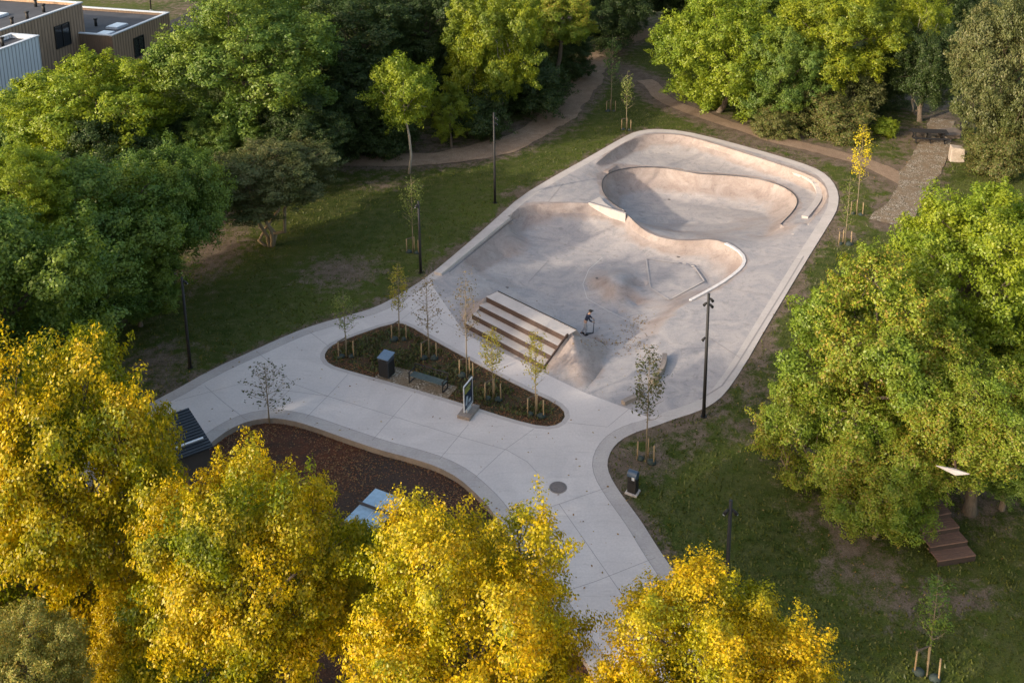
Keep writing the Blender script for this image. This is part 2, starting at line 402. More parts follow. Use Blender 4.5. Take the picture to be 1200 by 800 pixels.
# the bowl
bowl_rim = transition([(733, 248, -.3), (714, 236, -.35), (705, 222, -.45), (706, 209, -.6), (717, 201, -.8), (740, 196, -1.0), (775, 196, -1.05), (798, 200, -1.05), (817, 204, -1.05), (851, 205, -1.05), (886, 209, -1.05), (913, 216, -1.0), (930, 226, -.9), (936, 236, -.75), (930, 248, -.6), (915, 263, -.4)],
           [(746, 262, -1.9), (735, 250, -2.4), (733, 243, -2.6), (738, 236, -2.7), (748, 231, -2.75), (762, 230, -2.8), (780, 232, -2.8), (800, 236, -2.8), (818, 240, -2.8), (848, 243, -2.8), (875, 246, -2.75), (893, 249, -2.5), (901, 254, -2.2), (903, 260, -1.8), (900, 268, -1.3), (893, 278, -.9)])
# wall between the upper deck and the lower basin
con([(732, 249, -.3), (690, 237, -.2)])
wall = transition([(594, 254, -.02), (604, 246, -.05), (622, 240, -.1), (652, 238, -.15), (690, 237.5, -.2), (718, 245, -.28), (733, 249, -.32), (744, 261, -.32), (757, 272, -.55), (775, 279, -.62), (795, 282, -.6), (815, 282, -.5), (835, 280, -.35), (848, 284, -.2), (862, 291, -.12), (872, 300, -.1), (873, 309, -.1), (864, 319, -.1), (844, 333, -.1), (826, 343, -.12), (809, 352, -.15)],
           [(601, 272, -.9), (612, 281, -1.35), (630, 286, -1.5), (654, 291, -1.55), (680, 297, -1.6), (706, 303, -1.6), (725, 307, -1.6), (745, 307, -1.6), (765, 305, -1.6), (782, 305, -1.6), (798, 308, -1.6), (808, 312, -1.55), (818, 317, -1.5), (824, 322, -1.45), (828, 328, -1.4), (830, 334, -1.3), (828, 339, -1.1), (818, 344, -.9), (808, 348, -.7), (802, 352, -.5), (797, 356, -.35)])
# upper deck left
con([(655, 215, -.1), (680, 212, -.25)]); con([(640, 226, -.1), (668, 228, -.18)])
# bowl floor and mouth
con([(770, 262, -2.5), (800, 262, -2.6), (850, 262, -2.4)]); con([(790, 272, -2.0), (830, 270, -1.9), (860, 268, -1.7)])
con([(880, 300, -.1), (905, 290, -.1), (930, 275, -.05)]); con([(850, 275, -1.0), (875, 281, -.75)])
# lower basin floor
con([(560, 318, -.75), (590, 300, -1.25), (620, 305, -1.5)]); con([(600, 332, -1.35), (640, 345, -1.5), (680, 362, -1.45), (696, 372, -1.3)])
con([(640, 305, -1.6), (680, 318, -1.6), (690, 340, -1.6)])
# hump and five-sided pad
mc = at(722, 330, -.6)
for (a_, b_) in ((687, 320), (686, 340), (700, 358), (725, 368), (748, 358), (756, 335), (752, 312), (728, 308), (703, 310)):
    e_ = at(a_, b_, -1.55); CON.append(np.array([(mc.x+(e_.x-mc.x)*t_, mc.y+(e_.y-mc.y)*t_, -.60-.95*(.5-.5*math.cos(math.pi*t_))) for t_ in (0, .2, .4, .6, .8, 1)]))
PENT = [(757, 303.5, -1.5), (812, 311, -1.35), (825, 330, -1.2), (784, 352, -1.1), (762, 338, -1.25)]
con(closed(PENT))
# crest where the plaza side meets the basin
con([(809, 352, -.1), (792, 366, -.05), (776, 386, 0), (768, 402, 0), (772, 412, 0)])
con([(797, 356, -.35), (775, 366, -.75), (750, 380, -.8), (735, 395, -.55)])
con([(700, 395, -.75), (715, 408, -.4), (735, 415, -.18), (755, 425, -.03)])
con([(712, 432, -.05), (700, 446, 0), (683, 458, 0)]); con([(712, 432, -.05), (740, 440, 0), (765, 440, 0)])
# mound beside the steps: ridge from the platform corner
top_r = Vector((B.x, B.y, ZP)); front_r = top_r+w_st*PD*.9
CON.append(np.array([tuple(A+Vector((0, 0, ZP))), tuple(top_r)]))
ridge = [tuple(top_r), tuple(front_r), tuple(Vector((Cc.x, Cc.y, .12)))]
CON.append(np.array(ridge))
CON.append(np.array([tuple(A+Vector((0, 0, ZP))), tuple(A+w_st*PD+Vector((0, 0, ZP))), tuple(D)]))
for (a_, b_, z_) in smooth_line([(641, 437, 0), (652, 442.5, 0), (668, 450, 0), (684, 457, 0), (697, 446, -.02), (708, 430, -.1), (713, 414, -.3), (708, 399, -.7)], k=2):
    e_ = at(a_, b_, z_); rt = top_r.lerp(front_r, .5); rt.z = ZP-.02
    CON.append(np.array([(rt.x+(e_.x-rt.x)*t_, rt.y+(e_.y-rt.y)*t_, rt.z+(e_.z-rt.z)*(t_**.9)) for t_ in (.09, .3, .5, .7, .88)]))
con([(641, 437.5, 0), (652, 443.5, 0), (668, 451, 0), (684, 458.5, 0)]); con([(684, 459, 0), (697, 444, -.03), (708, 428, -.08), (712, 412, -.3), (706, 398, -.7)])
CON.append(np.array([tuple(D), tuple(Cc)]))
# left bank beside the steps
con([(546, 392, 0), (540, 372, 0), (542, 350, -.02), (553, 332, -.25), (572, 325, -.7)])
# bank behind the platform
bk = []
for k in range(9):
    p = A+u_st*(st_len*k/8)-w_st*2.3; bk.append((p.x, p.y, -1.42))
CON.append(np.array(bk))
# flat rim kerb
nf = len(smooth_line(far_side, k=1))
off = offset_in(OUT, .75)
kerb = np.c_[off, np.zeros(len(off))]
kerb2 = np.c_[offset_in(OUT, 1.9), np.zeros(len(off))]
CON.append(np.array(OUT)); CON.append(kerb)
sel = [i for i in range(len(OUT)) if outline_px[i][0] > 840 and outline_px[i][1] < 470 and outline_px[i][1] > 262]
CON.append(kerb2[sel])

# -------- height grid (harmonic interpolation of the constraint lines)
GX0, GY0, GS = -16.0, 42.0, .2
SKA = np.array(SK); GX0 = SKA[:, 0].min()-1.2; GY0 = SKA[:, 1].min()-1.2
NX = int((SKA[:, 0].max()+1.2-GX0)/GS)+1; NY = int((SKA[:, 1].max()+1.2-GY0)/GS)+1
NX += (8-NX % 8) % 8; NY += (8-NY % 8) % 8
gx, gy = np.meshgrid(GX0+np.arange(NX)*GS, GY0+np.arange(NY)*GS, indexing='ij')
fixed = ~inside(np.c_[gx.ravel(), gy.ravel()], SKA).reshape(NX, NY)
zs = np.zeros((NX, NY)); cnt = np.zeros((NX, NY))
for l in CON:
    s = resample(l, .08); i = np.rint((s[:, 0]-GX0)/GS).astype(int); j = np.rint((s[:, 1]-GY0)/GS).astype(int)
    ok = (i >= 0) & (i < NX) & (j >= 0) & (j < NY); np.add.at(zs, (i[ok], j[ok]), s[ok, 2]); np.add.at(cnt, (i[ok], j[ok]), 1)
zfix = np.where(cnt > 0, zs/np.maximum(cnt, 1), 0); fixed |= cnt > 0
z = None
for st in (8, 4, 2, 1):
    nx, ny = NX//st, NY//st
    fz = zfix[:nx*st, :ny*st].reshape(nx, st, ny, st); fm = fixed[:nx*st, :ny*st].reshape(nx, st, ny, st)
    c = fm.sum((1, 3)); zf_ = (fz*fm).sum((1, 3))/np.maximum(c, 1); m = c > 0
    z = np.zeros((nx, ny)) if z is None else np.kron(z, np.ones((2, 2)))[:nx, :ny]
    for _ in range(500):
        p = np.pad(z, 1, 'edge'); z = (p[:-2, 1:-1]+p[2:, 1:-1]+p[1:-1, :-2]+p[1:-1, 2:])/4; z[m] = zf_[m]
ZG = z
def zfield(x, y):
    i = np.clip((np.asarray(x, float)-GX0)/GS, 0, NX-1.001); j = np.clip((np.asarray(y, float)-GY0)/GS, 0, NY-1.001)
    a = i.astype(int); b = j.astype(int); fx = i-a; fy = j-b
    return ZG[a, b]*(1-fx)*(1-fy)+ZG[a+1, b]*fx*(1-fy)+ZG[a, b+1]*(1-fx)*fy+ZG[a+1, b+1]*fx*fy
def on_field(px, py):
    z_ = 0.0
    for _ in range(25):
        p = at(px, py, z_); z_ = .5*z_+.5*float(zfield(p.x, p.y))
    return at(px, py, z_)

# -------- triangulate
def cdt(points, lines):
    """points: (n,2) array, lines: list of (k,3) arrays. returns verts2d, faces, zexact dict"""
    V = [Vector((float(p[0]), float(p[1]))) for p in points]; E_ = []; zx = {}
    for l in lines:
        o = len(V)
        for p in l: zx[len(V)] = float(p[2]); V.append(Vector((float(p[0]), float(p[1]))))
        E_ += [(o+k, o+k+1) for k in range(len(l)-1)]
    vs_, es_, fs_, ov, oe, of = delaunay_2d_cdt(V, E_, [], 0, 1e-4)
    ze = {}
    for i, o in enumerate(ov):
        q = [zx[k] for k in o if k in zx]
        if q: ze[i] = sum(q)/len(q)
    return np.array([(v.x, v.y) for v in vs_]), fs_, ze
sklines = [resample(l, .35) for l in CON]
OUTC = closed(OUT); ISLC = closed(ISL); STC = closed(STEPS)
lines = sklines+[resample(np.array(OUTC), 1.0), resample(np.array(ISLC), .6)]
inner = offset_in(ISL, -.28); lines.append(np.c_[np.vstack([inner, inner[:1]]), np.zeros(len(inner)+1)])
skc = resample(np.array([(*p[:2], 0) for p in W([(546, 392), (650, 443), (683, 459), (737, 479), (775, 496)])]), .4)
stc = np.array([(p[0], p[1], 0) for p in STC])
P = []
xs = np.arange(GX0, GX0+NX*GS, .33); ys = np.arange(GY0, GY0+NY*GS, .33)
g = np.array([(x, y) for x in xs for y in ys]); g = g[inside(g, SKA)]
g2 = np.array([(x, y) for x in np.arange(-26, 26, 1.1) for y in np.arange(26, 100, 1.1)]); g2 = g2[inside(g2, OUTA) & ~inside(g2, SKA)]
g = np.vstack([g, g2])
skl = resample(np.array([(*p[:2], 0) for p in W([(500, 325), (546, 392)])]), .4)
keep = np.ones(len(g), bool)
for l in lines+[skc, skl]: keep &= dist_to(g, l) > .13
g = g[keep]
V2, FS, ZE = cdt(g, lines+[skc, skl])
vz = zfield(V2[:, 0], V2[:, 1])
insk = inside(V2, SKA) | (dist_to(V2, closed(SK)) < .05)
vz[~insk] = 0
for i, q in ZE.items():
    if insk[i]: vz[i] = q
# vertices on the skate/plaza seam rest at field height
cent = np.array([V2[list(f)].mean(0) for f in FS])
okf = inside(cent, OUTA) & ~inside(cent, ISL) & ~inside(cent, STEPS)
skf = inside(cent, SKA)
border_d = np.minimum(dist_to(cent, OUTC), dist_to(cent, ISLC)+.47)
def mesh_from(name, faces, verts, mats, midx=None, smooth=False):
    used = sorted({i for f in faces for i in f}); mp = {i: k for k, i in enumerate(used)}
    me = bpy.data.meshes.new(name); me.from_pydata([tuple(verts[i]) for i in used], [], [tuple(mp[i] for i in f) for f in faces]); me.update()
    for m in mats: me.materials.append(m)
    if midx is not None: me.polygons.foreach_set('material_index', midx)
    if smooth: me.polygons.foreach_set('use_smooth', [True]*len(me.polygons))
    o = bpy.data.objects.new(name, me); COL.objects.link(o); return o
V3 = np.c_[V2, vz]
pf = [FS[i] for i in range(len(FS)) if okf[i] and not skf[i]]; pm = [1 if border_d[i] < .75 else 0 for i in range(len(FS)) if okf[i] and not skf[i]]
paving = mesh_from('paving', pf, V3, [M['plaza'], M['band']], pm); tag(paving, 'pale concrete plaza paving with darker border bands', kind='structure')
sf = [FS[i] for i in range(len(FS)) if okf[i] and skf[i]]; do = dist_to(cent, OUTC); sm = [1 if do[i] < .75 else 0 for i in range(len(FS)) if okf[i] and skf[i]]
park = mesh_from('skate_bowl', sf, V3, [M['bowl'], M['ledge']], sm, True)
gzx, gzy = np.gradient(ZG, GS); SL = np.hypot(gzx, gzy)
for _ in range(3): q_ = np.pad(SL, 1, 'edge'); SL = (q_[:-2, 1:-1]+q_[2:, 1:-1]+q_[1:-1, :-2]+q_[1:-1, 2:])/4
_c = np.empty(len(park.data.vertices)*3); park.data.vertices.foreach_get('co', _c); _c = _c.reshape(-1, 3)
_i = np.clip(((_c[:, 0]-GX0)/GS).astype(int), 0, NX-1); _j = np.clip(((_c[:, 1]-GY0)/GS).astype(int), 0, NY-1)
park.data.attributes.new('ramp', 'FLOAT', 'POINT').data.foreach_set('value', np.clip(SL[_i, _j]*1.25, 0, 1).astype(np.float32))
tag(park, 'large pinkish grey concrete skate park with kidney bowl, banks and raised rim', 'skate park')
bm = bmesh.new(); bm.from_mesh(park.data)
for e in bm.edges:
    if len(e.link_faces) == 2 and e.calc_face_angle(0) > R(28): e.smooth = False
bm.to_mesh(park.data); bm.free()
# slab sides
sk = MB()
def skirt(mb, line, z1):
    l = [tuple(p) for p in line]; n = len(l)
    mb.add([(p[0], p[1], p[2] if len(p) > 2 else 0) for p in l]+[(p[0], p[1], z1) for p in l], [(i, i+1, n+i+1, n+i) for i in range(n-1)])
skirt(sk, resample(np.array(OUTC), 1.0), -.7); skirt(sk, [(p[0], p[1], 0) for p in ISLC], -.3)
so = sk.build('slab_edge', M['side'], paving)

# rails and coping as parts of the skate park
def coping(pts, r, name, mat, lift=.02):
    mb = MB(); mb.tube([(p[0], p[1], p[2]+lift) for p in pts], r, 6); return mb.build(name, mat, park, True)
coping(bowl_rim, .045, 'coping', M['steel'])
wl = list(wall); k0 = int(len(wl)*.60)
def strip(pts, w, mat, name, parent, lift=.012, h=0):
    """flat ribbon that follows pts (world xyz)"""
    pts = [Vector(p) for p in pts]; mb = MB(); n = len(pts); vs_ = []
    for i, p in enumerate(pts):
        d = pts[min(i+1, n-1)]-pts[max(i-1, 0)]; d.z = 0; d.normalize(); q = Vector((-d.y, d.x, 0))*w/2
        vs_ += [tuple(p+q+Vector((0, 0, lift+h))), tuple(p-q+Vector((0, 0, lift+h)))]
    fs = [(2*i, 2*i+1, 2*i+3, 2*i+2) for i in range(n-1)]
    if h > 0:
        o = len(vs_); vs_ += [(v[0], v[1], v[2]-h-.06) for v in vs_]
        fs += [(2*i, 2*i+2, o+2*i+2, o+2*i) for i in range(n-1)]+[(2*i+1, o+2*i+1, o+2*i+3, 2*i+3) for i in range(n-1)]
        fs += [(0, o, o+1, 1), (2*n-2, 2*n-1, o+2*n-1, o+2*n-2)]
    mb.add(vs_, fs); return mb.build(name, mat, parent)
strip(wl[k0+2:], .22, M['pale_joint'], 'pale_coping_edge', park, .01, .05)
# triangular deck slab beside the bowl
tri = W([(690, 237, -.12), (705, 231, -.12), (709, 238, -.12), (716, 243, -.12), (733, 249, -.12)])
mb = MB(); mb.prism([p[:2] for p in W([(689.5, 236, 0), (703, 229, 0), (709, 236, 0), (718, 242.5, 0), (734, 247.5, 0), (733, 249.5, 0)])], -.8, -.10)
mb.build('corner_slab', M['ledge'], park, bevel=.02)
strip(W([(690, 236.3, -.1), (734, 249, -.1)]), .07, M['steel'], 'coping', park, .01)
# curved seat ledge in the far right corner
seat = [on_field(p[0], p[1]) for p in smooth_line([(922, 201), (940, 206), (954, 213), (961, 225), (959, 237), (943, 256)])]
strip(seat, .5, M['ledge'], 'curved_ledge', park, .02, .16)
# left rim slab
strip(W(resample([(513, 322, 0), (594, 256, 0)], 9)), .62, M['ledge'], 'rim_slab', park, .02, .16)
strip([p+Vector((.36, -.06, 0)) for p in [Vector(q) for q in W(resample([(520, 319, .16), (596, 257, .16)], 9))]], .06, M['steel'], 'coping', park, .03)
# pad outline and panel joints that follow the surface
def field_line(px, step=4):
    l = resample(px, step); return [on_field(p[0], p[1])+Vector((0, 0, .012)) for p in l]
strip(field_line(closed([(p[0], p[1]) for p in PENT])), .10, M['ledge'], 'pad_border', park, .05)
for l in ([(612, 275), (650, 283), (706, 300)], [(706, 302), (690, 316), (683, 333), (688, 350), (712, 364), (737, 376)], [(643, 305), (620, 330)],
          [(836, 335), (900, 346)], [(884, 300), (940, 304)], [(850, 190), (842, 200)], [(660, 215), (640, 240)],
          [(737, 376), (745, 392)], [(830, 395), (868, 420)]):
    strip(field_line(l, 5), .035, M['joint'] if l[0][0] != 706 else M['pale_joint'], 'panel_joint', park, .006)
strip([tuple(Vector(p)+Vector((0, 0, 0))) for p in W(resample([(942, 300), (918, 340), (862, 430), (846, 452), (820, 468)], 9))], .10, M['joint'], 'panel_joint', park, .006)
for (a, b) in ((613, 362), (784, 234), (950, 243), (795, 301), (700, 326)):
    q = on_field(a if a != 613 else 594, b if a != 613 else 337); mb = MB(); mb.cyl((q.x, q.y, q.z+.005), .13, .014, 16); mb.build('drain_cover', M['iron'], park)
# curved grind ledge on the plaza side
gl_px = smooth_line([(779, 419), (778, 430), (772, 441), (764, 450)])
t = empty('curved_ledge', at(772, 438)); tag(t, 'short curved low concrete grind ledge on the skate park floor, nearer the lamp post', 'ledge')
loc = Vector(t.location)
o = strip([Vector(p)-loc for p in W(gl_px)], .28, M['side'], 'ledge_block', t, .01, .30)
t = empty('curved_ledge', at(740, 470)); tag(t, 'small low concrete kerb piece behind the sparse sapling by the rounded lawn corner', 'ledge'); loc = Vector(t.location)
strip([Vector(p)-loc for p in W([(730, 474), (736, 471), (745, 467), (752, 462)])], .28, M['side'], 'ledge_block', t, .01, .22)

# plaza joints
def zline(px): return W(resample(px, 12))
for l in ([(240, 452), (263, 472), (289, 492)], [(362, 388), (388, 408)], [(358, 490), (384, 464), (408, 438)], [(436, 516), (483, 462)], [(515, 538), (549, 497)],
          [(556, 560), (590, 528), (626, 502)], [(205, 470), (280, 450), (384, 464), (459, 487), (537, 511), (594, 527), (618, 541), (630, 554)], [(590, 612), (650, 592), (714, 570)],
          [(655, 590), (690, 640), (722, 686)], [(548, 392), (520, 378), (505, 362)], [(665, 495), (712, 500), (737, 479)], [(470, 375), (500, 350)], [(640, 700), (700, 680), (768, 653)],
          [(722, 686), (770, 760)], [(300, 411), (345, 450), (384, 464)]):
    strip(zline(l), .026, M['joint'], 'joint', paving, .004)
bandl = np.c_[off, np.zeros(len(off))]
for rng_ in ((0, 18), (nf-26, nf-1), (nf+1, len(off)-1)):
    strip(bandl[rng_[0]:rng_[1]], .03, M['joint'], 'joint', paving, .004)

# ------------------------------------------------------------------ STEPS (grandstand)
stp = empty('seating_steps', (A.x, A.y, 0)); tag(stp, 'four broad concrete seating steps with rust brown risers beside the skate basin', 'steps')
ang = math.atan2(u_st.y, u_st.x)
rise = ZP/NR
for k in range(NR):
    z1 = ZP-k*rise; d0 = 0 if k == 0 else PD+(k-1)*TD; d1 = PD+k*TD
    c = u_st*st_len/2+w_st*((d0+d1)/2)
    mb = MB(); mb.box((c.x, c.y, (z1-.004-.3)/2-.0), (st_len-.02, d1-d0-.012, z1-.004+.3), ang)
    mb.build('platform' if k == 0 else 'tread', M['ledge'], stp, bevel=.01)
    c = u_st*st_len/2+w_st*(d1)
    mb = MB(); mb.box((c.x, c.y, z1-rise/2-.004), (st_len-.03, .03, rise-.012), ang); mb.build('riser', M['corten'], stp)
c = u_st*st_len/2+w_st*.02
mb = MB(); mb.tube([tuple(u_st*.05+Vector((0, 0, ZP+.01))), tuple(u_st*(st_len-.05)+Vector((0, 0, ZP+.01)))], .035, 8); mb.build('edge_rail', M['black'], stp)
# cheek walls
for s, off_ in ((st_len-.005, 1), (.0, -1)):
    mb = MB(); b0 = u_st*s
    pr = [b0+w_st*(PD*.78), b0+w_st*(PD*.9), b0+w_st*(st_depth+.03)]
    top = [ZP+.1, ZP+.1, .22] if off_ > 0 else [ZP+.0, ZP+.0, .02]; bot = [-.1]*3; q = u_st*.035
    vs_ = []
    for sgn in (-1, 1):
        for p, zt in zip(pr, top): vs_ += [(p.x+q.x*sgn, p.y+q.y*sgn, -.1), (p.x+q.x*sgn, p.y+q.y*sgn, zt)]
    mb.add(vs_, [(0, 2, 3, 1), (2, 4, 5, 3), (6, 7, 9, 8), (8, 9, 11, 10), (1, 3, 9, 7), (3, 5, 11, 9), (0, 1, 7, 6), (4, 10, 11, 5)])
    mb.build('side_panel', M['corten'] if off_ > 0 else M['ledge'], stp)

# ------------------------------------------------------------------ GROUND
paths_px = {
 'back': [(300, 185), (385, 184), (430, 188), (480, 187), (530, 184), (575, 176), (620, 158), (655, 135), (680, 108), (692, 82), (705, 62), (730, 47), (770, 36), (830, 24)],
 'right': [(700, 74), (740, 84), (765, 100), (778, 118), (810, 130), (860, 148), (910, 163), (960, 176), (1010, 188), (1050, 207), (1075, 222)],
}
PATHS = {k: np.array(W(smooth_line(v))) for k, v in paths_px.items()}
COB = np.array(W(smooth_line([(1105, 140), (1098, 165), (1085, 190), (1073, 215), (1062, 238), (1040, 262)])))
soil_spots = [(250, 10, 70, 14), (180, -5, 80, 10), (100, 25, 60, 12), (1010, 650, 40, 30), (1040, 700, 30, 45), (960, 610, 30, 30), (985, 680, 22, 40), (400, 318, 55, 22), (860, 500, 25, 22), (800, 505, 35, 22), (775, 545, 30, 20), (610, 225, 30, 8), (1080, 165, 50, 25),
              (785, 110, 26, 14), (900, 160, 80, 7), (1030, 215, 30, 10), (930, 330, 22, 40), (1040, 245, 25, 20), (255, 290, 45, 45), (180, 425, 45, 30), (540, 300, 30, 16), (1150, 590, 60, 35), (1120, 700, 60, 25),
              (950, 520, 55, 60), (600, 150, 70, 12), (450, 215, 45, 6), (480, 165, 90, 14), (1090, 120, 60, 30), (230, 240, 80, 60), (60, 350, 120, 60), (700, 20, 90, 20), (420, 120, 60, 50), (880, 455, 12, 22),
              (900, 400, 12, 25), (752, 540, 30, 20), (990, 275, 22, 16), (1000, 590, 50, 20)]
def soil_at(P):
    s = np.zeros(len(P))
    for (a, b, ra, rb) in soil_spots:
        c = at(a, b); zc = proj(c)[2]; rx = ra*zc/F; ry = abs(at(a, b-rb).y-at(a, b+rb).y)/2
        d = ((P[:, 0]-c.x)/rx)**2+((P[:, 1]-c.y)/ry)**2; s = np.maximum(s, .62*np.exp(-d*.9))
    for k, w in (('back', 2.6), ('right', 2.4)):
        d = dist_to(P, PATHS[k]); s = np.maximum(s, np.clip(1.25-d/w*.8, 0, 1)*.75)
    d = dist_to(P, COB); s = np.maximum(s, np.clip(1.2-d/2.2, 0, 1)*.8)
    d = dist_to(P, OUTC); s = np.maximum(s, np.clip(.62-d*.9, 0, 1))
    return s
BED_px = [(100, 470), (219, 520), (250, 512), (285, 490), (316, 486), (362, 494), (404, 510), (480, 531), (512, 540), (540, 556), (575, 590), (640, 695), (712, 812), (760, 900), (700, 1000), (-300, 1000), (-300, 430)]
BED = np.array(W(BED_px))
gp = np.array([(x, y) for x in np.arange(-75, 76, 1.5) for y in np.arange(18, 190, 1.5)])
gp = gp+rng.uniform(-.3, .3, gp.shape)
gl = [resample(np.array(OUTC), 1.0)]
keep = (dist_to(gp, OUTC) > .3) & ~inside(gp, OUTA); gp = gp[keep]
bigb = np.array([(-1500, -300), (1500, -300), (1500, 2500), (-1500, 2500)])
mid = np.array([(x, y) for x in np.arange(-400, 401, 100) for y in (-50, 260, 400, 700)]+[(x, y) for x in (-300, -180, 180, 300) for y in (20, 80, 150)])
V2, FS, ZE = cdt(np.vstack([gp, mid, bigb]), gl)
cent = np.array([V2[list(f)].mean(0) for f in FS])
okg = ~inside(cent, OUTA); inb = inside(cent, BED)
gzv = -.035+.03*np.sin(V2[:, 0]*.7+1)*np.cos(V2[:, 1]*.55)
nearb = dist_to(V2, OUTC) < .05
gzv[nearb] = -.05
vb = inside(V2, BED)
gzv = np.where(vb, -.32, gzv)
V3 = np.c_[V2, gzv]
def with_attr(o, fn):
    me = o.data; co = np.empty(len(me.vertices)*3); me.vertices.foreach_get('co', co); a = me.attributes.new('soil', 'FLOAT', 'POINT')
    a.data.foreach_set('value', fn(co.reshape(-1, 3)[:, :2]).astype(np.float32))
ground = mesh_from('ground', [FS[i] for i in range(len(FS)) if okg[i] and not inb[i]], V3, [M['lawn']], None, True)
tag(ground, kind='structure'); with_attr(ground, soil_at)
bedo = mesh_from('mulch_ground', [FS[i] for i in range(len(FS)) if okg[i] and inb[i]], V3, [M['mulch']], None, True); tag(bedo, kind='structure')
def ribbon(name, line, w, mat, lift, seed=0):
    l = resample(line, .5); n = len(l); r = np.random.default_rng(seed); mb = MB(); vs_ = []
    n1 = np.convolve(r.normal(0, 1, n+8), np.ones(5)/5, 'same')[4:4+n]; n2 = np.convolve(r.normal(0, 1, n+8), np.ones(5)/5, 'same')[4:4+n]
    for i in range(n):
        d = Vector(l[min(i+1, n-1)]-l[max(i-1, 0)]); d.z = 0; d.normalize(); q = Vector((-d.y, d.x, 0))
        p = Vector(l[i]); a = w/2*(1+n1[i]*.28); b = w/2*(1+n2[i]*.28)
        vs_ += [tuple(p+q*a+Vector((0, 0, lift))), tuple(p-q*b+Vector((0, 0, lift)))]
    mb.add(vs_, [(2*i, 2*i+1, 2*i+3, 2*i+2) for i in range(n-1)]); o = mb.build(name, mat); tag(o, kind='structure'); return o
ribbon('dirt_path', PATHS['back'], 3.2, M['dirt'], .012, 1)
ribbon('dirt_path', PATHS['right'][8:], 1.7, M['dirt'], .018, 2)
ribbon('cobbled_path', COB, 2.7, M['gravel'], .022, 3)
rd = ribbon('road', np.array(W([(120, 60), (200, 40), (245, 12), (290, -20), (340, -60)])), 5.0, M['asphalt'], .02, 4)
ribbon('road', np.array(W([(-60, -10), (60, -14), (200, -14), (330, -30)])), 6, M['asphalt'], .03, 5)
ribbon('tree_shade_strip', np.array([tuple(Vector(p)+Vector((0, 0, -.32))) for p in W([(60, 640), (150, 700), (210, 760), (260, 830)])]), 3, M['asphalt'], .02, 6)  # tree shadows put into a dark ground strip, no path there
# island bed
mb = MB(); n = len(ISL); mb.add([(p[0], p[1], -.05) for p in ISL], [tuple(range(n)) if signed_area(ISL) > 0 else tuple(range(n))[::-1]])
isl = mb.build('planting_bed', M['bed']); tag(isl, kind='structure')
bp = W([(439, 441.5), (455, 428), (475, 432), (536, 453), (523, 468), (480, 455.2)])
mb = MB(); mb.prism([p[:2] for p in bp], -.1, -.012); gpad = mb.build('gravel_pad', M['gravel']); tag(gpad, kind='structure')

# ------------------------------------------------------------------ small scattered faces
def scatter_faces(name, P, z, size, mat, up=.2, tri=False, jitter=.5, zj=.01):
    n = len(P); r = rng
    s = size*(1+jitter*r.uniform(-1, 1, n)); a = r.uniform(0, 2*np.pi, n)
    if tri:     # upright tufts, leaning
        dx, dy = np.cos(a)*s*.5, np.sin(a)*s*.5; hgt = s*r.uniform(.7, 1.5, n)
        lean = r.normal(0, .5, (n, 2))*s[:, None]
        v = np.zeros((n, 3, 3)); v[:, 0] = np.c_[P[:, 0]-dx, P[:, 1]-dy, z]; v[:, 1] = np.c_[P[:, 0]+dx, P[:, 1]+dy, z]
        v[:, 2] = np.c_[P[:, 0]+lean[:, 0], P[:, 1]+lean[:, 1], z+hgt]; k = 3
    else:
        t = r.normal(0, up, (n, 2)); d = np.c_[np.cos(a), np.sin(a), t[:, 0]]*s[:, None]*.5; e = np.c_[-np.sin(a), np.cos(a), t[:, 1]]*s[:, None]*.32
        c = np.c_[P[:, 0], P[:, 1], z+zj+s*up*.3]; v = np.stack([c-d, c-e, c+d, c+e], 1); k = 4
    me = bpy.data.meshes.new(name); me.vertices.add(n*k); me.vertices.foreach_set('co', v.reshape(-1).astype(np.float32))
    me.loops.add(n*k); me.loops.foreach_set('vertex_index', np.arange(n*k, dtype=np.int32)); me.polygons.add(n)
    me.polygons.foreach_set('loop_start', np.arange(0, n*k, k, dtype=np.int32)); me.update(calc_edges=True); me.materials.append(mat)
    o = bpy.data.objects.new(name, me); COL.objects.link(o); return o
def ground_pts(n, y0=28, y1=120):
    y = y0+(y1-y0)*rng.random(n)**1.35; x = rng.uniform(-1, 1, n)*(y*.62+4); return np.c_[x, y]
P = ground_pts(300000); P = P[~inside(P, OUTA) & ~inside(P, BED) & (P[:, 0] > -.56*P[:, 1]-4)]
s = soil_at(P); P = P[rng.random(len(P)) > s*1.5-.12]; 
P = P[dist_to(P, PATHS['back']) > 1.1]; P = P[dist_to(P, PATHS['right'][8:]) > .5]
o = scatter_faces('grass', P, np.full(len(P), -.04), .08, L['grass'], tri=True); tag(o, kind='stuff')
P = ground_pts(26000); P = P[~inside(P, OUTA) & ~inside(P, BED)]; e = rng.random(len(P)) < (.10+.8*np.clip(soil_at(P), 0, 1))*np.clip(.6+.9*np.sin(P[:, 0]*.9+2*np.sin(P[:, 1]*.5))*np.cos(P[:, 1]*.8), .1, 1.5); P = P[e]
o = scatter_faces('fallen_leaves', P, np.full(len(P), .0), .075, L['litter'], .25); tag(o, kind='stuff')
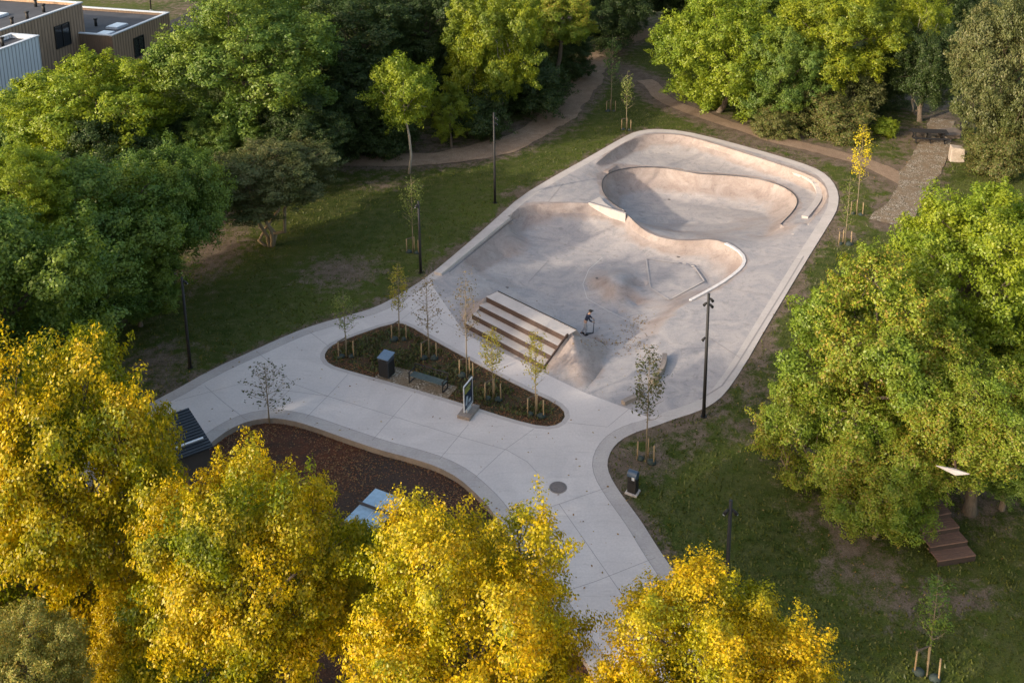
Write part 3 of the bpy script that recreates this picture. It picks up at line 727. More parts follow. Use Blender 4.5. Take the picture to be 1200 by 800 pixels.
# mulch bed litter, denser along its rim
xy = np.c_[rng.uniform(-24, 4, 150000), rng.uniform(26, 52, 150000)]; xy = xy[inside(xy, BED) & ~inside(xy, OUTA)]
d = dist_to(xy, OUTC); cl = np.sin(xy[:, 0]*1.1)*np.cos(xy[:, 1]*.9+xy[:, 0]*.4); xy = xy[rng.random(len(xy)) < np.where(d < 3.0, .8, .25)*(.5+.5*cl)+.05]
o = scatter_faces('fallen_leaves', xy, np.full(len(xy), -.31), .085, L['litter2'], .3); tag(o, kind='stuff')
il = np.array(ISL); bx = np.c_[rng.uniform(il[:, 0].min(), il[:, 0].max(), 30000), rng.uniform(il[:, 1].min(), il[:, 1].max(), 30000)]
bx = bx[inside(bx, ISL) & ~inside(bx, bp)]; d = dist_to(bx, ISLC); lit = bx[(rng.random(len(bx)) < np.where(d < .8, .8, .2))]
o = scatter_faces('fallen_leaves', lit[:9000], np.full(len(lit[:9000]), -.045), .08, L['litter2'], .3); tag(o, kind='stuff')
gc = bx[(d > .45) & (rng.random(len(bx)) < .8)]
gc = gc[(np.sin(gc[:, 0]*1.3+.5)*np.cos(gc[:, 1]*1.7)+rng.normal(0, .4, len(gc))) > -.25]
o = scatter_faces('low_planting', gc, np.full(len(gc), -.05), .13, L['weeds'], tri=True); tag(o, kind='stuff')
# stray leaves on the paving and leaf drifts in the basin
P = []
for (a, b, sa, sb, n) in ((745, 402, 9, 8, 70), (735, 388, 12, 6, 25), (742, 378, 4, 4, 30), (700, 402, 12, 4, 30), (718, 402, 10, 3, 45), (752, 376, 5, 4, 35), (740, 415, 15, 10, 40), (590, 372, 14, 10, 30), (600, 395, 25, 20, 30)):
    for _ in range(n):
        q = on_field(random.gauss(a, sa), random.gauss(b, sb)); P.append((q.x, q.y, q.z+.03))
for _ in range(420):
    q = at(random.uniform(210, 800), random.uniform(360, 700)); P.append((q.x, q.y, .01))
P = np.array(P); P = P[inside(P[:, :2], OUTA) & ~inside(P[:, :2], ISL) & ~inside(P[:, :2], STEPS)]
o = scatter_faces('fallen_leaves', P[:, :2], P[:, 2], .10, L['litter'], .15); tag(o, kind='stuff')

# ------------------------------------------------------------------ TREES
def unit(v): return v/np.maximum(1e-9, np.linalg.norm(v, axis=-1, keepdims=True))
def crown_proto(name, seed, leaves, leaf, lobes=14, lobe_r=(.30, .46), clumps=46, clump_r=.10, up_bias=.25, spread=.62, droop=0, fill=.18, cone=0, lean=.6, zs=1.0):
    r = np.random.default_rng(seed)
    d = unit(r.normal(0, 1, (lobes, 3))); 
    # push lobes apart
    for _ in range(30):
        df = d[:, None]-d[None]; n2 = (df**2).sum(-1)+1e-3; d = unit(d+(df/n2[..., None]).sum(1)*.02)
    d[:, 2] = d[:, 2]+up_bias*(.5-np.abs(d[:, 2])); d = unit(d)
    rr = r.uniform(spread*.85, spread*1.1, lobes); c = d*rr[:, None]
    lr = r.uniform(*lobe_r, lobes)
    if cone: 
        k = 1-cone*(c[:, 2]*.5+.5); c[:, :2] *= k[:, None]; lr *= (k*.7+.3)
    c = np.vstack([c, [[0, 0, .1]]]); lr = np.r_[lr, lobe_r[1]*1.1]
    # clumps
    w = lr**2; w[-1] *= .5; w /= w.sum(); nc = lobes*clumps
    li = r.choice(len(lr), nc, p=w); cd = unit(r.normal(0, 1, (nc, 3))+unit(c[li]+1e-6)*.55)
    cc = c[li]+cd*lr[li][:, None]*r.uniform(.72, 1.12, nc)[:, None]
    inner = (np.linalg.norm(cc, axis=1) < .5) & (r.random(nc) < .6); cc = cc[~inner]; cd = cd[~inner]
    cr = clump_r*r.uniform(.55, 1.6, len(cc))
    ww = cr**2/np.sum(cr**2)
    nl = int(leaves*(1-fill)); ci = r.choice(len(cc), nl, p=ww)
    od = unit(r.normal(0, 1, (nl, 3))); rad = cr[ci]*r.random(nl)**.45
    sp = unit(cd+r.normal(0, .45, cd.shape)+np.array([0, 0, .25])); sl = np.where(r.random(len(cc)) < .55, r.uniform(.8, 2.6, len(cc)), 0)
    along = r.random(nl); sc_ = 1-.55*along*(sl[ci] > 0)
    p = cc[ci]+od*rad[:, None]*np.array([1.15, 1.15, .72])*sc_[:, None]+sp[ci]*(along*sl[ci]*cr[ci])[:, None]
    p[:, 2] -= droop*r.random(nl)*(np.abs(rad)*3)
    nrm = unit(od*.6+cd[ci]*.8+r.normal(0, lean, (nl, 3))+np.array([0, 0, .35]))
    nf_ = leaves-nl; fi = r.integers(0, len(lr), nf_); pf_ = c[fi]+unit(r.normal(0, 1, (nf_, 3)))*(lr[fi]*r.random(nf_)**.5)[:, None]
    p = np.vstack([p, pf_]); nrm = np.vstack([nrm, unit(r.normal(0, 1, (nf_, 3)))]); n = len(p); p[:, 2] *= zs
    t = unit(np.cross(nrm, r.normal(0, 1, (n, 3)))); b = np.cross(nrm, t)
    s = leaf*r.uniform(.6, 1.35, n)[:, None]
    v = np.stack([p-t*s*.55, p-b*s*.34+nrm*s*.07, p+t*s*.55, p+b*s*.34+nrm*s*.07], 1)
    me = bpy.data.meshes.new(name); me.vertices.add(n*4); me.vertices.foreach_set('co', v.reshape(-1).astype(np.float32))
    me.loops.add(n*4); me.loops.foreach_set('vertex_index', np.arange(n*4, dtype=np.int32)); me.polygons.add(n)
    me.polygons.foreach_set('loop_start', np.arange(0, n*4, 4, dtype=np.int32)); me.update(calc_edges=True)
    me.materials.append(None)
    return me, c, lr, cc
PR = {}
PR['ya'] = crown_proto('leaf_crown', 1, 130000, .0235, 17, (.24, .38), 60, .085, .2, .66)
PR['yb'] = crown_proto('leaf_crown', 2, 130000, .0235, 19, (.22, .36), 60, .085, .3, .68)
PR['yc'] = crown_proto('leaf_crown', 3, 130000, .0235, 15, (.26, .38), 60, .09, .1, .66)
PR['ga'] = crown_proto('leaf_crown', 4, 105000, .029, 18, (.22, .36), 40, .085, .2, .68)
PR['gb'] = crown_proto('leaf_crown', 5, 105000, .028, 20, (.20, .34), 42, .080, .3, .70)
PR['gc'] = crown_proto('leaf_crown', 6, 100000, .029, 15, (.24, .40), 44, .09, .1, .66, droop=.5)
PR['round'] = crown_proto('leaf_crown', 7, 24000, .048, 12, (.24, .36), 26, .13, .1, .62)
PR['loose'] = crown_proto('leaf_crown', 8, 34000, .034, 14, (.2, .36), 26, .10, .2, .70)
PR['bush'] = crown_proto('leaf_crown', 9, 42000, .040, 12, (.3, .45), 40, .12, .1, .55)
PR['sapa'] = crown_proto('leaf_crown', 21, 620, .14, 9, (.25, .4), 12, .20, .1, .6, cone=.45, zs=2.2)
PR['sapb'] = crown_proto('leaf_crown', 22, 380, .11, 11, (.3, .5), 12, .16, .1, .68, cone=.5, zs=2.2)
PR['sapc'] = crown_proto('leaf_crown', 23, 900, .13, 11, (.25, .4), 14, .20, .1, .62, cone=.5, zs=2.2)

def limb(a, b, r0, r1, k=4, wob=.08, seed=0):
    rr = random.Random(seed); a = Vector(a); b = Vector(b); L_ = (b-a).length; pts = []; rad = []
    for i in range(k+1):
        t = i/k; p = a.lerp(b, t)
        if 0 < i < k: p += Vector((rr.uniform(-1, 1), rr.uniform(-1, 1), rr.uniform(-.3, .8)))*wob*L_
        pts.append(p); rad.append(r0+(r1-r0)*t)
    return pts, rad
seedc = [100]
def trunk_mesh(proto, Rr, ky, hc, r0, rot, fork=.45, many=0, bmat=None, parent=None, twigs=60):
    _, c, lr, cc = PR[proto]; seedc[0] += 1; rr = random.Random(seedc[0]); mb = MB()
    cs, sn = math.cos(rot), math.sin(rot)
    def tr(q): return Vector(((q[0]*cs-q[1]*sn)*Rr, (q[0]*sn+q[1]*cs)*Rr, hc+q[2]*Rr*ky))
    zf_ = max(.4, hc-Rr*ky*.75*(1-fork*.4))
    starts = []
    if many:
        for k in range(many):
            a = 2*math.pi*k/many+rr.uniform(-.4, .4); e = Vector((math.cos(a)*Rr*.38, math.sin(a)*Rr*.38, zf_))
            p, q = limb((math.cos(a)*.12, math.sin(a)*.12, -.3), e, r0*.62, r0*.42, 5, .10, rr.random()); mb.tube(p, q, 7); starts.append(e)
    else:
        e = Vector((rr.uniform(-.15, .15)*Rr, rr.uniform(-.15, .15)*Rr, zf_)); p, q = limb((0, 0, -.3), e, r0, r0*.75, 5, .03, rr.random()); q[0] = r0*1.35
        mb.tube(p, q, 9); starts.append(e)
        e2 = tr((0, 0, .35)); p, q = limb(e, e2, r0*.75, r0*.22, 5, .04, rr.random()); mb.tube(p, q, 7)
    ends = []
    for i in range(len(lr)-1):
        e = tr(c[i]*1.0); s0 = min(starts, key=lambda s_: (s_-e).length)
        if not many and c[i][2] > 0: s0 = starts[0].lerp(tr((0, 0, .35)), .35)
        p, q = limb(s0, e, r0*.36, r0*.09, 4, .08, rr.random()); mb.tube(p, q, 6); ends.append(e)
    idx = list(range(len(cc))); rr.shuffle(idx)
    for i in idx[:twigs]:
        e = tr(cc[i]); s0 = min(ends, key=lambda s_: (s_-e).length); p, q = limb(s0, e, r0*.10, r0*.03, 2, .1, rr.random()); mb.tube(p, q, 4, False)
    return mb.build('trunk', bmat or M['bark'], parent, True)
tree_n = [0]
def tree(name, cat, label, cx, cy, rpx, rpy, zc, proto, leafm, r0=.28, group=None, many=0, bmat=None, base=None, gz=-.05, twigs=60, kyo=None):
    tree_n[0] += 1; p = at(cx, cy, zc); zz = proj(p)[2]; Rr = rpx*zz/F
    v = (rpy/rpx); ky = kyo or min(1.6, max(.78, math.sqrt(max(.05, v*v-.36))/.86))
    rot = tree_n[0]*1.7
    t = empty(name, (p.x, p.y, gz)); tag(t, label, cat, group)
    me = PR[proto][0]; o = bpy.data.objects.new('crown', me); COL.objects.link(o); o.parent = t
    o.location = (0, 0, zc-gz); o.scale = (Rr, Rr, Rr*ky); o.rotation_euler = (0, 0, rot)
    o.material_slots[0].link = 'OBJECT'; o.material_slots[0].material = L[leafm]
    trunk_mesh(proto, Rr, ky, zc-gz, r0, rot, many=many, bmat=bmat, parent=t, twigs=twigs)
    return t
FG = 'yellow autumn trees along the bottom of the picture'
tree('yellow_tree', 'tree', 'tall yellow autumn tree at the left edge, its crown top beside the lawn', 80, 588, 134, 200, 8.5, 'ya', 'yellow', .3, FG, gz=-.32)
tree('yellow_tree', 'tree', 'yellow autumn tree just right of the dark shed roof, in front of the mulch bed', 290, 682, 134, 172, 8.5, 'yb', 'yellow', .3, FG, gz=-.32)
tree('yellow_tree', 'tree', 'golden autumn tree in front of the table tennis table', 545, 748, 144, 166, 8.5, 'yc', 'yellow2', .3, FG, gz=-.32)
tree('yellow_tree', 'tree', 'golden autumn tree right of the plaza walkway, in front of the shortest lamp post', 826, 798, 140, 135, 8.5, 'yb', 'yellow2', .3, FG)
tree('small_tree', 'tree', 'pale yellow green tree in the bottom left corner', 30, 795, 78, 85, 8, 'ya', 'yolive', .2, gz=-.32)
tree('small_tree', 'tree', 'small green yellow tree low between the two left yellow trees', 170, 750, 66, 80, 5, 'gc', 'yellow', .15, gz=-.32)
tree('small_tree', 'tree', 'smaller olive yellow tree low at the right side of the table tennis table', 408, 690, 54, 92, 4, 'ga', 'yellow', .15, gz=-.32)

GL = 'green trees along the left side'
tree('broadleaf_tree', 'tree', 'light green tree directly below the wooden buildings', 116, 142, 100, 84, 6.5, 'ga', 'bright', .3, GL, twigs=200)
tree('broadleaf_tree', 'tree', 'big rounded green tree right of the wooden buildings', 290, 72, 105, 88, 10, 'gb', 'green', .4, GL)
tree('broadleaf_tree', 'tree', 'large green tree at the left edge above the yellow trees', 95, 285, 128, 112, 6, 'gb', 'green', .35, GL, twigs=120)
tree('broadleaf_tree', 'tree', 'yellow tipped green tree cut by the left edge', 10, 235, 75, 70, 10.5, 'ga', 'bright', .3, GL)
tree('broadleaf_tree', 'tree', 'lower dark green tree left of the spreading olive tree', 195, 235, 75, 75, 6.5, 'gc', 'green', .25, GL)
tree('broadleaf_tree', 'tree', 'shaded green tree low at the left edge behind the yellow tree', 5, 370, 90, 60, 5, 'gc', 'green', .25, GL)
tree('spreading_tree', 'tree', 'olive grey spreading tree with several bent stems on the left lawn', 312, 206, 80, 52, 5.4, 'ga', 'olive', .24, None, 5, M['olive_bark'], twigs=120, kyo=.5)
tree('dark_tree', 'tree', 'dark tree standing between the big rounded tree and the top edge', 415, 45, 75, 62, 9, 'gb', 'dark', .35)
tree('dark_tree', 'tree', 'dark tree behind the pale trunked round tree', 425, 120, 62, 55, 4.5, 'ga', 'dark', .25)
tree('dark_tree', 'tree', 'dark green tree left of the bright lime tree', 500, 30, 55, 60, 9, 'ga', 'dark', .3)
tree('dark_tree', 'tree', 'dark green low tree at the foot of the big rounded tree', 352, 160, 58, 42, 4.5, 'gb', 'dark', .25)
for (nm, lb, cx, cy, rx, ry, zc, pr, lf) in (
  ('understorey_tree', 'dark understorey tree in the gap left of the spreading olive tree', 225, 165, 60, 50, 3.6, 'gc', 'dark'),
  ('understorey_tree', 'dark understorey tree under the light green tree near the buildings', 130, 205, 80, 55, 3.8, 'gb', 'dark'),
  ('understorey_tree', 'mid green understorey tree behind the spreading olive tree', 262, 170, 52, 42, 4.2, 'ga', 'green'),
  ('understorey_tree', 'dark understorey tree left below the wooden buildings', 35, 150, 70, 50, 4.5, 'gb', 'green'),
  ('understorey_tree', 'dark low tree between the big rounded tree and the path', 385, 130, 55, 48, 3.2, 'gc', 'dark'),
  ('understorey_tree', 'dark understorey tree right behind the round light green tree', 505, 95, 45, 45, 3.6, 'gb', 'dark'),
  ('understorey_tree', 'dark understorey tree between lime tree and path bend', 600, 80, 50, 48, 3.2, 'gc', 'dark'),
  ('understorey_tree', 'dark understorey tree inside the path bend below the olive yellow tree', 655, 62, 42, 38, 2.8, 'ga', 'dark'),
  ('understorey_tree', 'green tree behind the big rounded tree at the top edge', 350, -5, 70, 45, 8, 'ga', 'green'),
  ('understorey_tree', 'green dark tree at the top edge between lime and rounded trees', 470, -15, 60, 42, 8, 'gc', 'dark'),
  ('understorey_tree', 'shaded dark tree low at the left edge under the large green tree', 60, 345, 80, 45, 3.2, 'gc', 'dark'),
  ('understorey_tree', 'dark low tree under the right side of the large green tree', 160, 330, 55, 38, 3.0, 'gb', 'green'),
  ('understorey_tree', 'dark tree at the top edge over the end of the dirt path', 800, -20, 60, 40, 6, 'gb', 'dark'),
  ('understorey_tree', 'dark green low tree behind the bright tree by the clearing', 1035, 85, 38, 45, 3.4, 'gc', 'dark'),
  ('background_tree', 'mid green tree at the top edge behind the right clearing', 1060, -25, 55, 45, 7, 'gb', 'green'),
  ('background_tree', 'dark tree at the top edge left of the olive brown tree', 1112, -8, 40, 50, 6, 'gc', 'dark'),
  ('background_tree', 'dark tree at the top edge above the path bend', 690, -30, 60, 35, 8, 'ga', 'dark'),
  ('background_tree', 'green tree at the top edge behind the big rounded tree, left one', 300, -40, 60, 40, 8, 'gb', 'green'),
  ('background_tree', 'green tree at the top edge between the two brightest trees on the right', 955, -40, 60, 40, 8, 'ga', 'dark'),
  ('background_tree', 'dark tree at the top edge right above the dense leafy green tree', 850, -42, 60, 38, 8, 'gc', 'dark'),
  ('understorey_tree', 'yellow green bushy tree between the olive shrub and the broad reddish tree', 985, 480, 60, 60, 3.2, 'gb', 'mixed'),
  ('understorey_tree', 'dark tree at the right edge under the olive brown tree', 1190, 150, 40, 45, 3.0, 'gb', 'bushy'),
  ('understorey_tree', 'dark low tree at the right edge under the light green trees', 1185, 430, 55, 70, 3.2, 'gc', 'green'),
  ('understorey_tree', 'dark low tree behind the timber steps at the right edge', 1180, 545, 50, 45, 2.4, 'gb', 'green')):
    tree(nm, 'tree', lb, cx, cy, rx, ry, zc, pr, lf, .16, 'understorey trees between the taller ones', twigs=30)
# round tree with a bent pale trunk
rt_b = at(479, 203); p = at(474, 104, 6.6)
t = empty('round_tree', (rt_b.x, rt_b.y, -.05)); tag(t, 'small round light green tree with thin bent pale trunk beside the dirt path', 'tree')
hz = height_to(479, 203, 104); zz = proj((rt_b.x, rt_b.y, hz))[2]; Rr = 40*zz/F
o = bpy.data.objects.new('crown', PR['round'][0]); COL.objects.link(o); o.parent = t; o.location = (-.2, 0, hz+.05); o.scale = (Rr, Rr, Rr*1.15)
o.material_slots[0].link = 'OBJECT'; o.material_slots[0].material = L['sapl2'] if 'sapl2' in L else L['bright']
mb = MB(); mb.tube([(0, 0, -.2), (.25, 0, hz*.22), (.15, 0, hz*.45), (-.15, 0, hz*.7), (-.2, 0, hz*1.25)], [.13, .11, .10, .08, .03], 8)
for k in range(14):
    a = k*2.4; e = Vector((-.2+math.cos(a)*Rr*.7, math.sin(a)*Rr*.7, hz+Rr*(.9*math.sin(k*1.3)*.6))); pp, q = limb((-.17, 0, hz*.68+k*.1), e, .045, .012, 3, .1, k); mb.tube(pp, q, 5)
mb.build('trunk', M['pale_bark'], t, True)
tree('lime_tree', 'tree', 'bright lime green tree with two thin stems behind the dirt path', 575, 52, 58, 75, 8.5, 'ga', 'lime', .22, None, 2, M['pale_bark'])
tree('lime_tree', 'tree', 'small lime green tree at the lower left of the taller lime tree', 528, 132, 30, 34, 3.2, 'loose', 'lime', .12)
tree('broadleaf_tree', 'tree', 'olive yellow tree by the top edge beside the bend of the path', 652, 18, 48, 45, 8, 'ga', 'mixed', .25)
tree('dark_shrub', 'shrub', 'dark shrub under the lime tree at the path edge', 560, 132, 46, 32, 2.2, 'bush', 'dark', .12)
tree('dark_shrub', 'shrub', 'dark shrub on the inner side of the path bend', 622, 105, 45, 38, 2.5, 'bush', 'dark', .12)
tree('dark_shrub', 'shrub', 'dark shrub below the round light green tree, left of the bright trees', 450, 160, 42, 22, 1.6, 'bush', 'dark', .10)
tree('dark_shrub', 'shrub', 'dark shrub left of the round tree trunk beside the lawn', 400, 165, 40, 24, 1.6, 'bush', 'dark', .10)
tree('dark_tree', 'tree', 'dark tree by the top edge left of the path end', 715, 12, 50, 40, 5, 'gc', 'dark', .25)
tree('dark_tree', 'tree', 'dark tree at the top edge where the path disappears', 745, -28, 60, 50, 7, 'gb', 'dark', .25)
tree('dark_tree', 'tree', 'dark tree cut by the top edge above the lime tree', 600, -20, 70, 55, 9, 'gb', 'dark', .25)
# right side woodland
tree('dense_tree', 'tree', 'dense leafy green tree right of the young trees at the far lawn', 845, 62, 78, 80, 6, 'gb', 'bright', .3, twigs=30)
tree('dense_tree', 'tree', 'dense green tree between the leafy bush and the bright tree', 915, 88, 50, 58, 5, 'ga', 'green', .3)
tree('dense_tree', 'tree', 'bright yellow green tree at the top edge right of centre', 985, 42, 76, 72, 8, 'gb', 'lime', .3)
tree('broadleaf_tree', 'tree', 'green tree cut by the top edge behind the dense leafy trees', 900, -25, 70, 45, 10, 'ga', 'green', .3)
tree('broadleaf_tree', 'tree', 'sparse yellow tree with bare forked stems near the top right', 1080, 28, 34, 44, 9, 'loose', 'lime', .14, None, 3, M['pale_bark'])
tree('dark_tree', 'tree', 'dark tree in the gap behind the black picnic table', 1085, 72, 48, 48, 6, 'gc', 'dark', .25)
tree('olive_tree', 'tree', 'tall olive brown tree in the top right corner', 1180, 78, 62, 108, 8.5, 'gb', 'olive', .35, twigs=120)
tree('shrub', 'shrub', 'olive shrub with bare twigs below the bright tree', 1002, 108, 42, 32, 3, 'bush', 'olive', .12, twigs=120)
tree('shrub', 'shrub', 'olive green shrub left of the bare twigged shrub', 940, 122, 44, 26, 2, 'bush', 'bushy', .10)
tree('shrub', 'shrub', 'low dull hedge shrub along the far dirt path, left one', 905, 148, 30, 12, .8, 'bush', 'bushy', .06)
tree('shrub', 'shrub', 'low dull hedge shrub behind the golden sapling', 985, 150, 45, 14, .8, 'bush', 'bushy', .06)
tree('shrub', 'shrub', 'small bright green bush left of the black picnic table', 1040, 150, 16, 13, .7, 'bush', 'bright', .05)
tree('shrub', 'shrub', 'green shrub at the foot of the olive brown tree beside the stone block', 1165, 182, 42, 24, 1.5, 'bush', 'bushy', .08)
GR = 'yellow green trees at the right edge'
tree('broadleaf_tree', 'tree', 'upper light green tree at the right edge below the cobbled path', 1140, 320, 108, 112, 8, 'ga', 'bright', .3, GR, twigs=120)
tree('broadleaf_tree', 'tree', 'broad yellow green tree with reddish leaves beside the skate park lawn', 1025, 412, 108, 112, 6.5, 'gb', 'mixed', .3, GR, twigs=160)
tree('broadleaf_tree', 'tree', 'green tree at the right edge above the wooden steps', 1150, 480, 88, 76, 5.5, 'gc', 'mixed', .3, GR, twigs=140)
tree('shrub', 'shrub', 'large loose olive shrub at the lawn side of the right trees', 948, 505, 66, 76, 2.6, 'loose', 'mixed', .14, None, 4, M['olive_bark'], twigs=160)
tree('shrub', 'shrub', 'tangled yellow green shrub left of the wooden steps', 1030, 560, 78, 66, 2.8, 'gc', 'mixed', .16, None, 4, M['olive_bark'], twigs=200)
# unseen trees added outside the left and lower frame to shade the plaza
for (x, y, zc, Rr, pr, lf) in ((-27, 46, 9, 5.5, 'ga', 'green'), (-30, 30, 9.5, 6, 'yb', 'yellow'), (-40, 26, 9, 7, 'ga', 'green'), (-33, 40, 9, 6, 'gb', 'green'), (-46, 44, 10, 7.5, 'gb', 'bright'), (-34, 14, 8, 6, 'ya', 'yellow')):
    t = empty('broadleaf_tree', (x, y, -.1)); tag(t, 'unseen tree beyond the left edge, added to shade the plaza', 'tree', 'added shade trees beyond the left edge')
    o = bpy.data.objects.new('crown', PR[pr][0]); COL.objects.link(o); o.parent = t; o.location = (0, 0, zc); o.scale = (Rr, Rr, Rr); o.rotation_euler = (0, 0, x)
    o.material_slots[0].link = 'OBJECT'; o.material_slots[0].material = L[lf]
    trunk_mesh(pr, Rr, 1, zc, .35, x, parent=t)

# ------------------------------------------------------------------ SAPLINGS with stakes
def sapling(px, py, ytop, wpx, proto, leafm, label, gz=-.05, stakes=True, bags=True, lowfrac=.38, group='young staked trees', twig=22, stem=M['olive_bark']):
    b = at(px, py, gz); h = height_to(px, py, ytop, gz); zz = proj(b)[2]; seedc[0] += 1; rr = random.Random(seedc[0])
    t = empty('sapling', b, rr.uniform(-.3, .3)); tag(t, label, 'sapling', group)
    Rr = wpx/2*zz/F; lo = h*lowfrac; ky = (h-lo)/2/Rr*1.02; hc = (h+lo)/2
    mb = MB(); lx = rr.uniform(-.06, .06)
    mb.tube([(0, 0, -.1), (lx*.5, 0, h*.3), (lx, 0, h*.6), (lx, .02, h*.99)], [.04, .034, .022, .007], 6)
    for k in range(twig):
        z0 = lo*.95+(h*.93-lo)*k/twig; a = k*2.4+rr.uniform(-.4, .4); q = 1-(z0-lo)/(h-lo)*.75; ln = Rr*q*rr.uniform(.7, 1.05)
        e = Vector((lx+math.cos(a)*ln, math.sin(a)*ln, z0+ln*.75)); m_ = Vector((lx+math.cos(a)*ln*.5, math.sin(a)*ln*.5, z0+ln*.28))
        mb.tube([(lx*z0/h, 0, z0), m_, e], [.014, .009, .004], 4, False)
        for s_ in (-1, 1):
            e3 = m_+Vector((math.cos(a+s_*.9)*ln*.4, math.sin(a+s_*.9)*ln*.4, ln*.35)); mb.tube([m_, e3], [.007, .003], 3, False)
    mb.build('trunk', stem, t, True)
    o = bpy.data.objects.new('crown', PR[proto][0]); COL.objects.link(o); o.parent = t
    o.location = (lx, 0, hc); o.scale = (Rr, Rr, Rr*ky/2.2); o.rotation_euler = (0, 0, rr.uniform(0, 6))
    o.material_slots[0].link = 'OBJECT'; o.material_slots[0].material = L[leafm]
    if stakes:
        q = [(-.45, .05), (.42, -.12), (.05, .42)]
        for (x, y) in q:
            mb = MB(); mb.tube([(x, y, -.1), (x*.97, y*.97, 1.1)], .036, 8); mb.build('stake', M['stake'], t, True)
        mb = MB(); mb.box((q[2][0]/2+q[0][0]/2, q[2][1]/2+q[0][1]/2, 1.08), (.68, .03, .07), math.atan2(q[2][1]-q[0][1], q[2][0]-q[0][0])); mb.build('crossbar', M['bark'], t)
    if bags:
        for (x, y) in ((-.36, .1), (.34, -.06)):
            mb = MB(); mb.ball((x*.85, y, .07), rr.uniform(.15, .23), 8, (1.15, .9, rr.uniform(.7, 1.0))); ob = mb.build('watering_bag', M['wicker'], t, True)
    return t
sapling(406, 419, 338, 34, 'sapa', 'sapl', 'thin green sapling nearest the pointed left end of the planting bed')
sapling(468, 399, 308, 30, 'sapc', 'saply', 'olive yellow sapling at the far corner of the planting bed')
sapling(503, 421, 322, 46, 'sapb', 'sapb', 'wide sparse brownish sapling behind the litter bin and bench')
sapling(547, 443, 318, 40, 'sapb', 'sapb', 'nearly bare tall sapling behind the poster sign')
sapling(578, 469, 382, 36, 'sapc', 'saply', 'yellow green sapling in front of the seating steps')
sapling(628, 488, 384, 32, 'sapc', 'saply', 'leafy olive yellow sapling at the rounded right end of the planting bed')
sapling(757, 541, 403, 46, 'sapc', 'sapd', 'tall sparse sapling on the rounded lawn corner beside the dog waste bin')
sapling(316, 497, 424, 60, 'sapb', 'sapd', 'unstaked dark leaved sapling at the edge of the mulch bed', -.32, False, False, .3, None, 26)
sapling(716, 131, 40, 27, 'sapc', 'blueish', 'taller pale green sapling on the far lawn left of the dense trees')
sapling(734, 153, 82, 22, 'sapa', 'sapl', 'shorter yellow green sapling on the far lawn near the rim corner')
sapling(1004, 252, 143, 30, 'sapc', 'sapg', 'golden sapling at the far right corner of the skate park')
sapling(990, 287, 205, 22, 'sapb', 'sapl', 'sparse sapling in front of the golden one at the far right corner', lowfrac=.3)
sapling(484, 297, 205, 32, 'sapa', 'sapl', 'faint light green sapling on the left lawn beside a lamp post')
sapling(1086, 793, 672, 46, 'sapc', 'green', 'green sapling in shade near the bottom right corner')

# ------------------------------------------------------------------ LAMP POSTS
def lamp_post(px, py, ytop, label, heads, gz=-.05, r=.082):
    b = at(px, py, gz); h = height_to(px, py, ytop, gz); t = empty('lamp_post', b); tag(t, label, 'lamp post', 'slim black lamp posts around the park')
    mb = MB(); mb.tube([(0, 0, -.2), (0, 0, h*.35), (0, 0, h)], [r*1.25, r*1.1, r*.85], 12); mb.build('pole', M['black'], t, True)
    mb = MB(); mb.cyl((0, 0, .0), r*2, .05, 16); mb.build('base_plate', M['black'], t)
    for (hz_, a) in heads:
        c = Vector((math.cos(a), math.sin(a), 0)); z_ = h-hz_
        mb = MB(); mb.tube([(0, 0, z_), c*.12+Vector((0, 0, z_))], .022, 8); mb.tube([c*.10+Vector((0, 0, z_+.07)), c*.17+Vector((0, 0, z_-.02)), c*.25+Vector((0, 0, z_-.13))], [.045, .07, .08], 12)
        s = mb.build('spotlight', M['black'], t, True)
        mb = MB(); mb.cyl(tuple(c*.252+Vector((0, 0, z_-.15))), .06, .01, 12); mb.build('lens', M['galv'], s)
    return t
lamp_post(824.5, 488, 344, 'tallest black lamp post at the right rim of the skate park, with three spotlights', [(.35, .2), (.62, 2.6), (.70, .3), (2.6, 3.3)])
lamp_post(580, 238, 132, 'black lamp post with two spotlights on the far left lawn beside the rim corner', [(.45, .1), (.9, .4)])
lamp_post(493, 320, 236, 'short plain black lamp post on the left lawn near the skate park edge', [(.25, 3.8)])
lamp_post(223, 431, 325, 'black lamp post at the far left lawn, its top among leaves', [(.3, .4)])
lamp_post(848, 752, 586, 'black lamp post on the right lawn, its foot behind the golden tree', [(.45, 3.4), (.5, .0)])
t = lamp_post(177, 12, -30, 'thin pale pole beyond the flat roofs at the top left', [(.2, .5)]); t.children[0].data.materials[0] = M['galv']

# ------------------------------------------------------------------ STREET FURNITURE
bd = (Vector(at(520, 463))-Vector(at(470, 448))); bang = math.atan2(bd.y, bd.x)
# litter bin
b = at(453.5, 439.5, -.012); t = empty('litter_bin', b, bang); tag(t, 'square dark blue grey litter bin with sloping lid in the planting bed', 'bin')
mb = MB(); mb.box((0, 0, .62), (.66, .66, 1.16)); body = mb.build('body', paint('bin_panel', (.035, .045, .06), .5), t, bevel=.02)
for k in range(9):
    for s_ in (0, 1, 2, 3):
        m_ = Matrix.Rotation(s_*math.pi/2, 3, 'Z'); c = m_ @ Vector((-.28+k*.07, -.337, .56))
        mb2 = MB() if (k == 0) else mb2s[s_]
        if k == 0 and s_ == 0: mb2s = {}
        if k == 0: mb2s[s_] = mb2
        mb2.box(tuple(c), (.045, .016, .92), s_*math.pi/2)
for s_ in range(4): mb2s[s_].build('slatted_panel', M['black'], t)
mb = MB(); tl = Matrix.Rotation(R(9), 3, 'X'); mb.box((0, -.02, 1.30), (.74, .78, .06), 0, tl); mb.build('lid', paint('lid_blue', (.10, .16, .24), .35), t, bevel=.015)
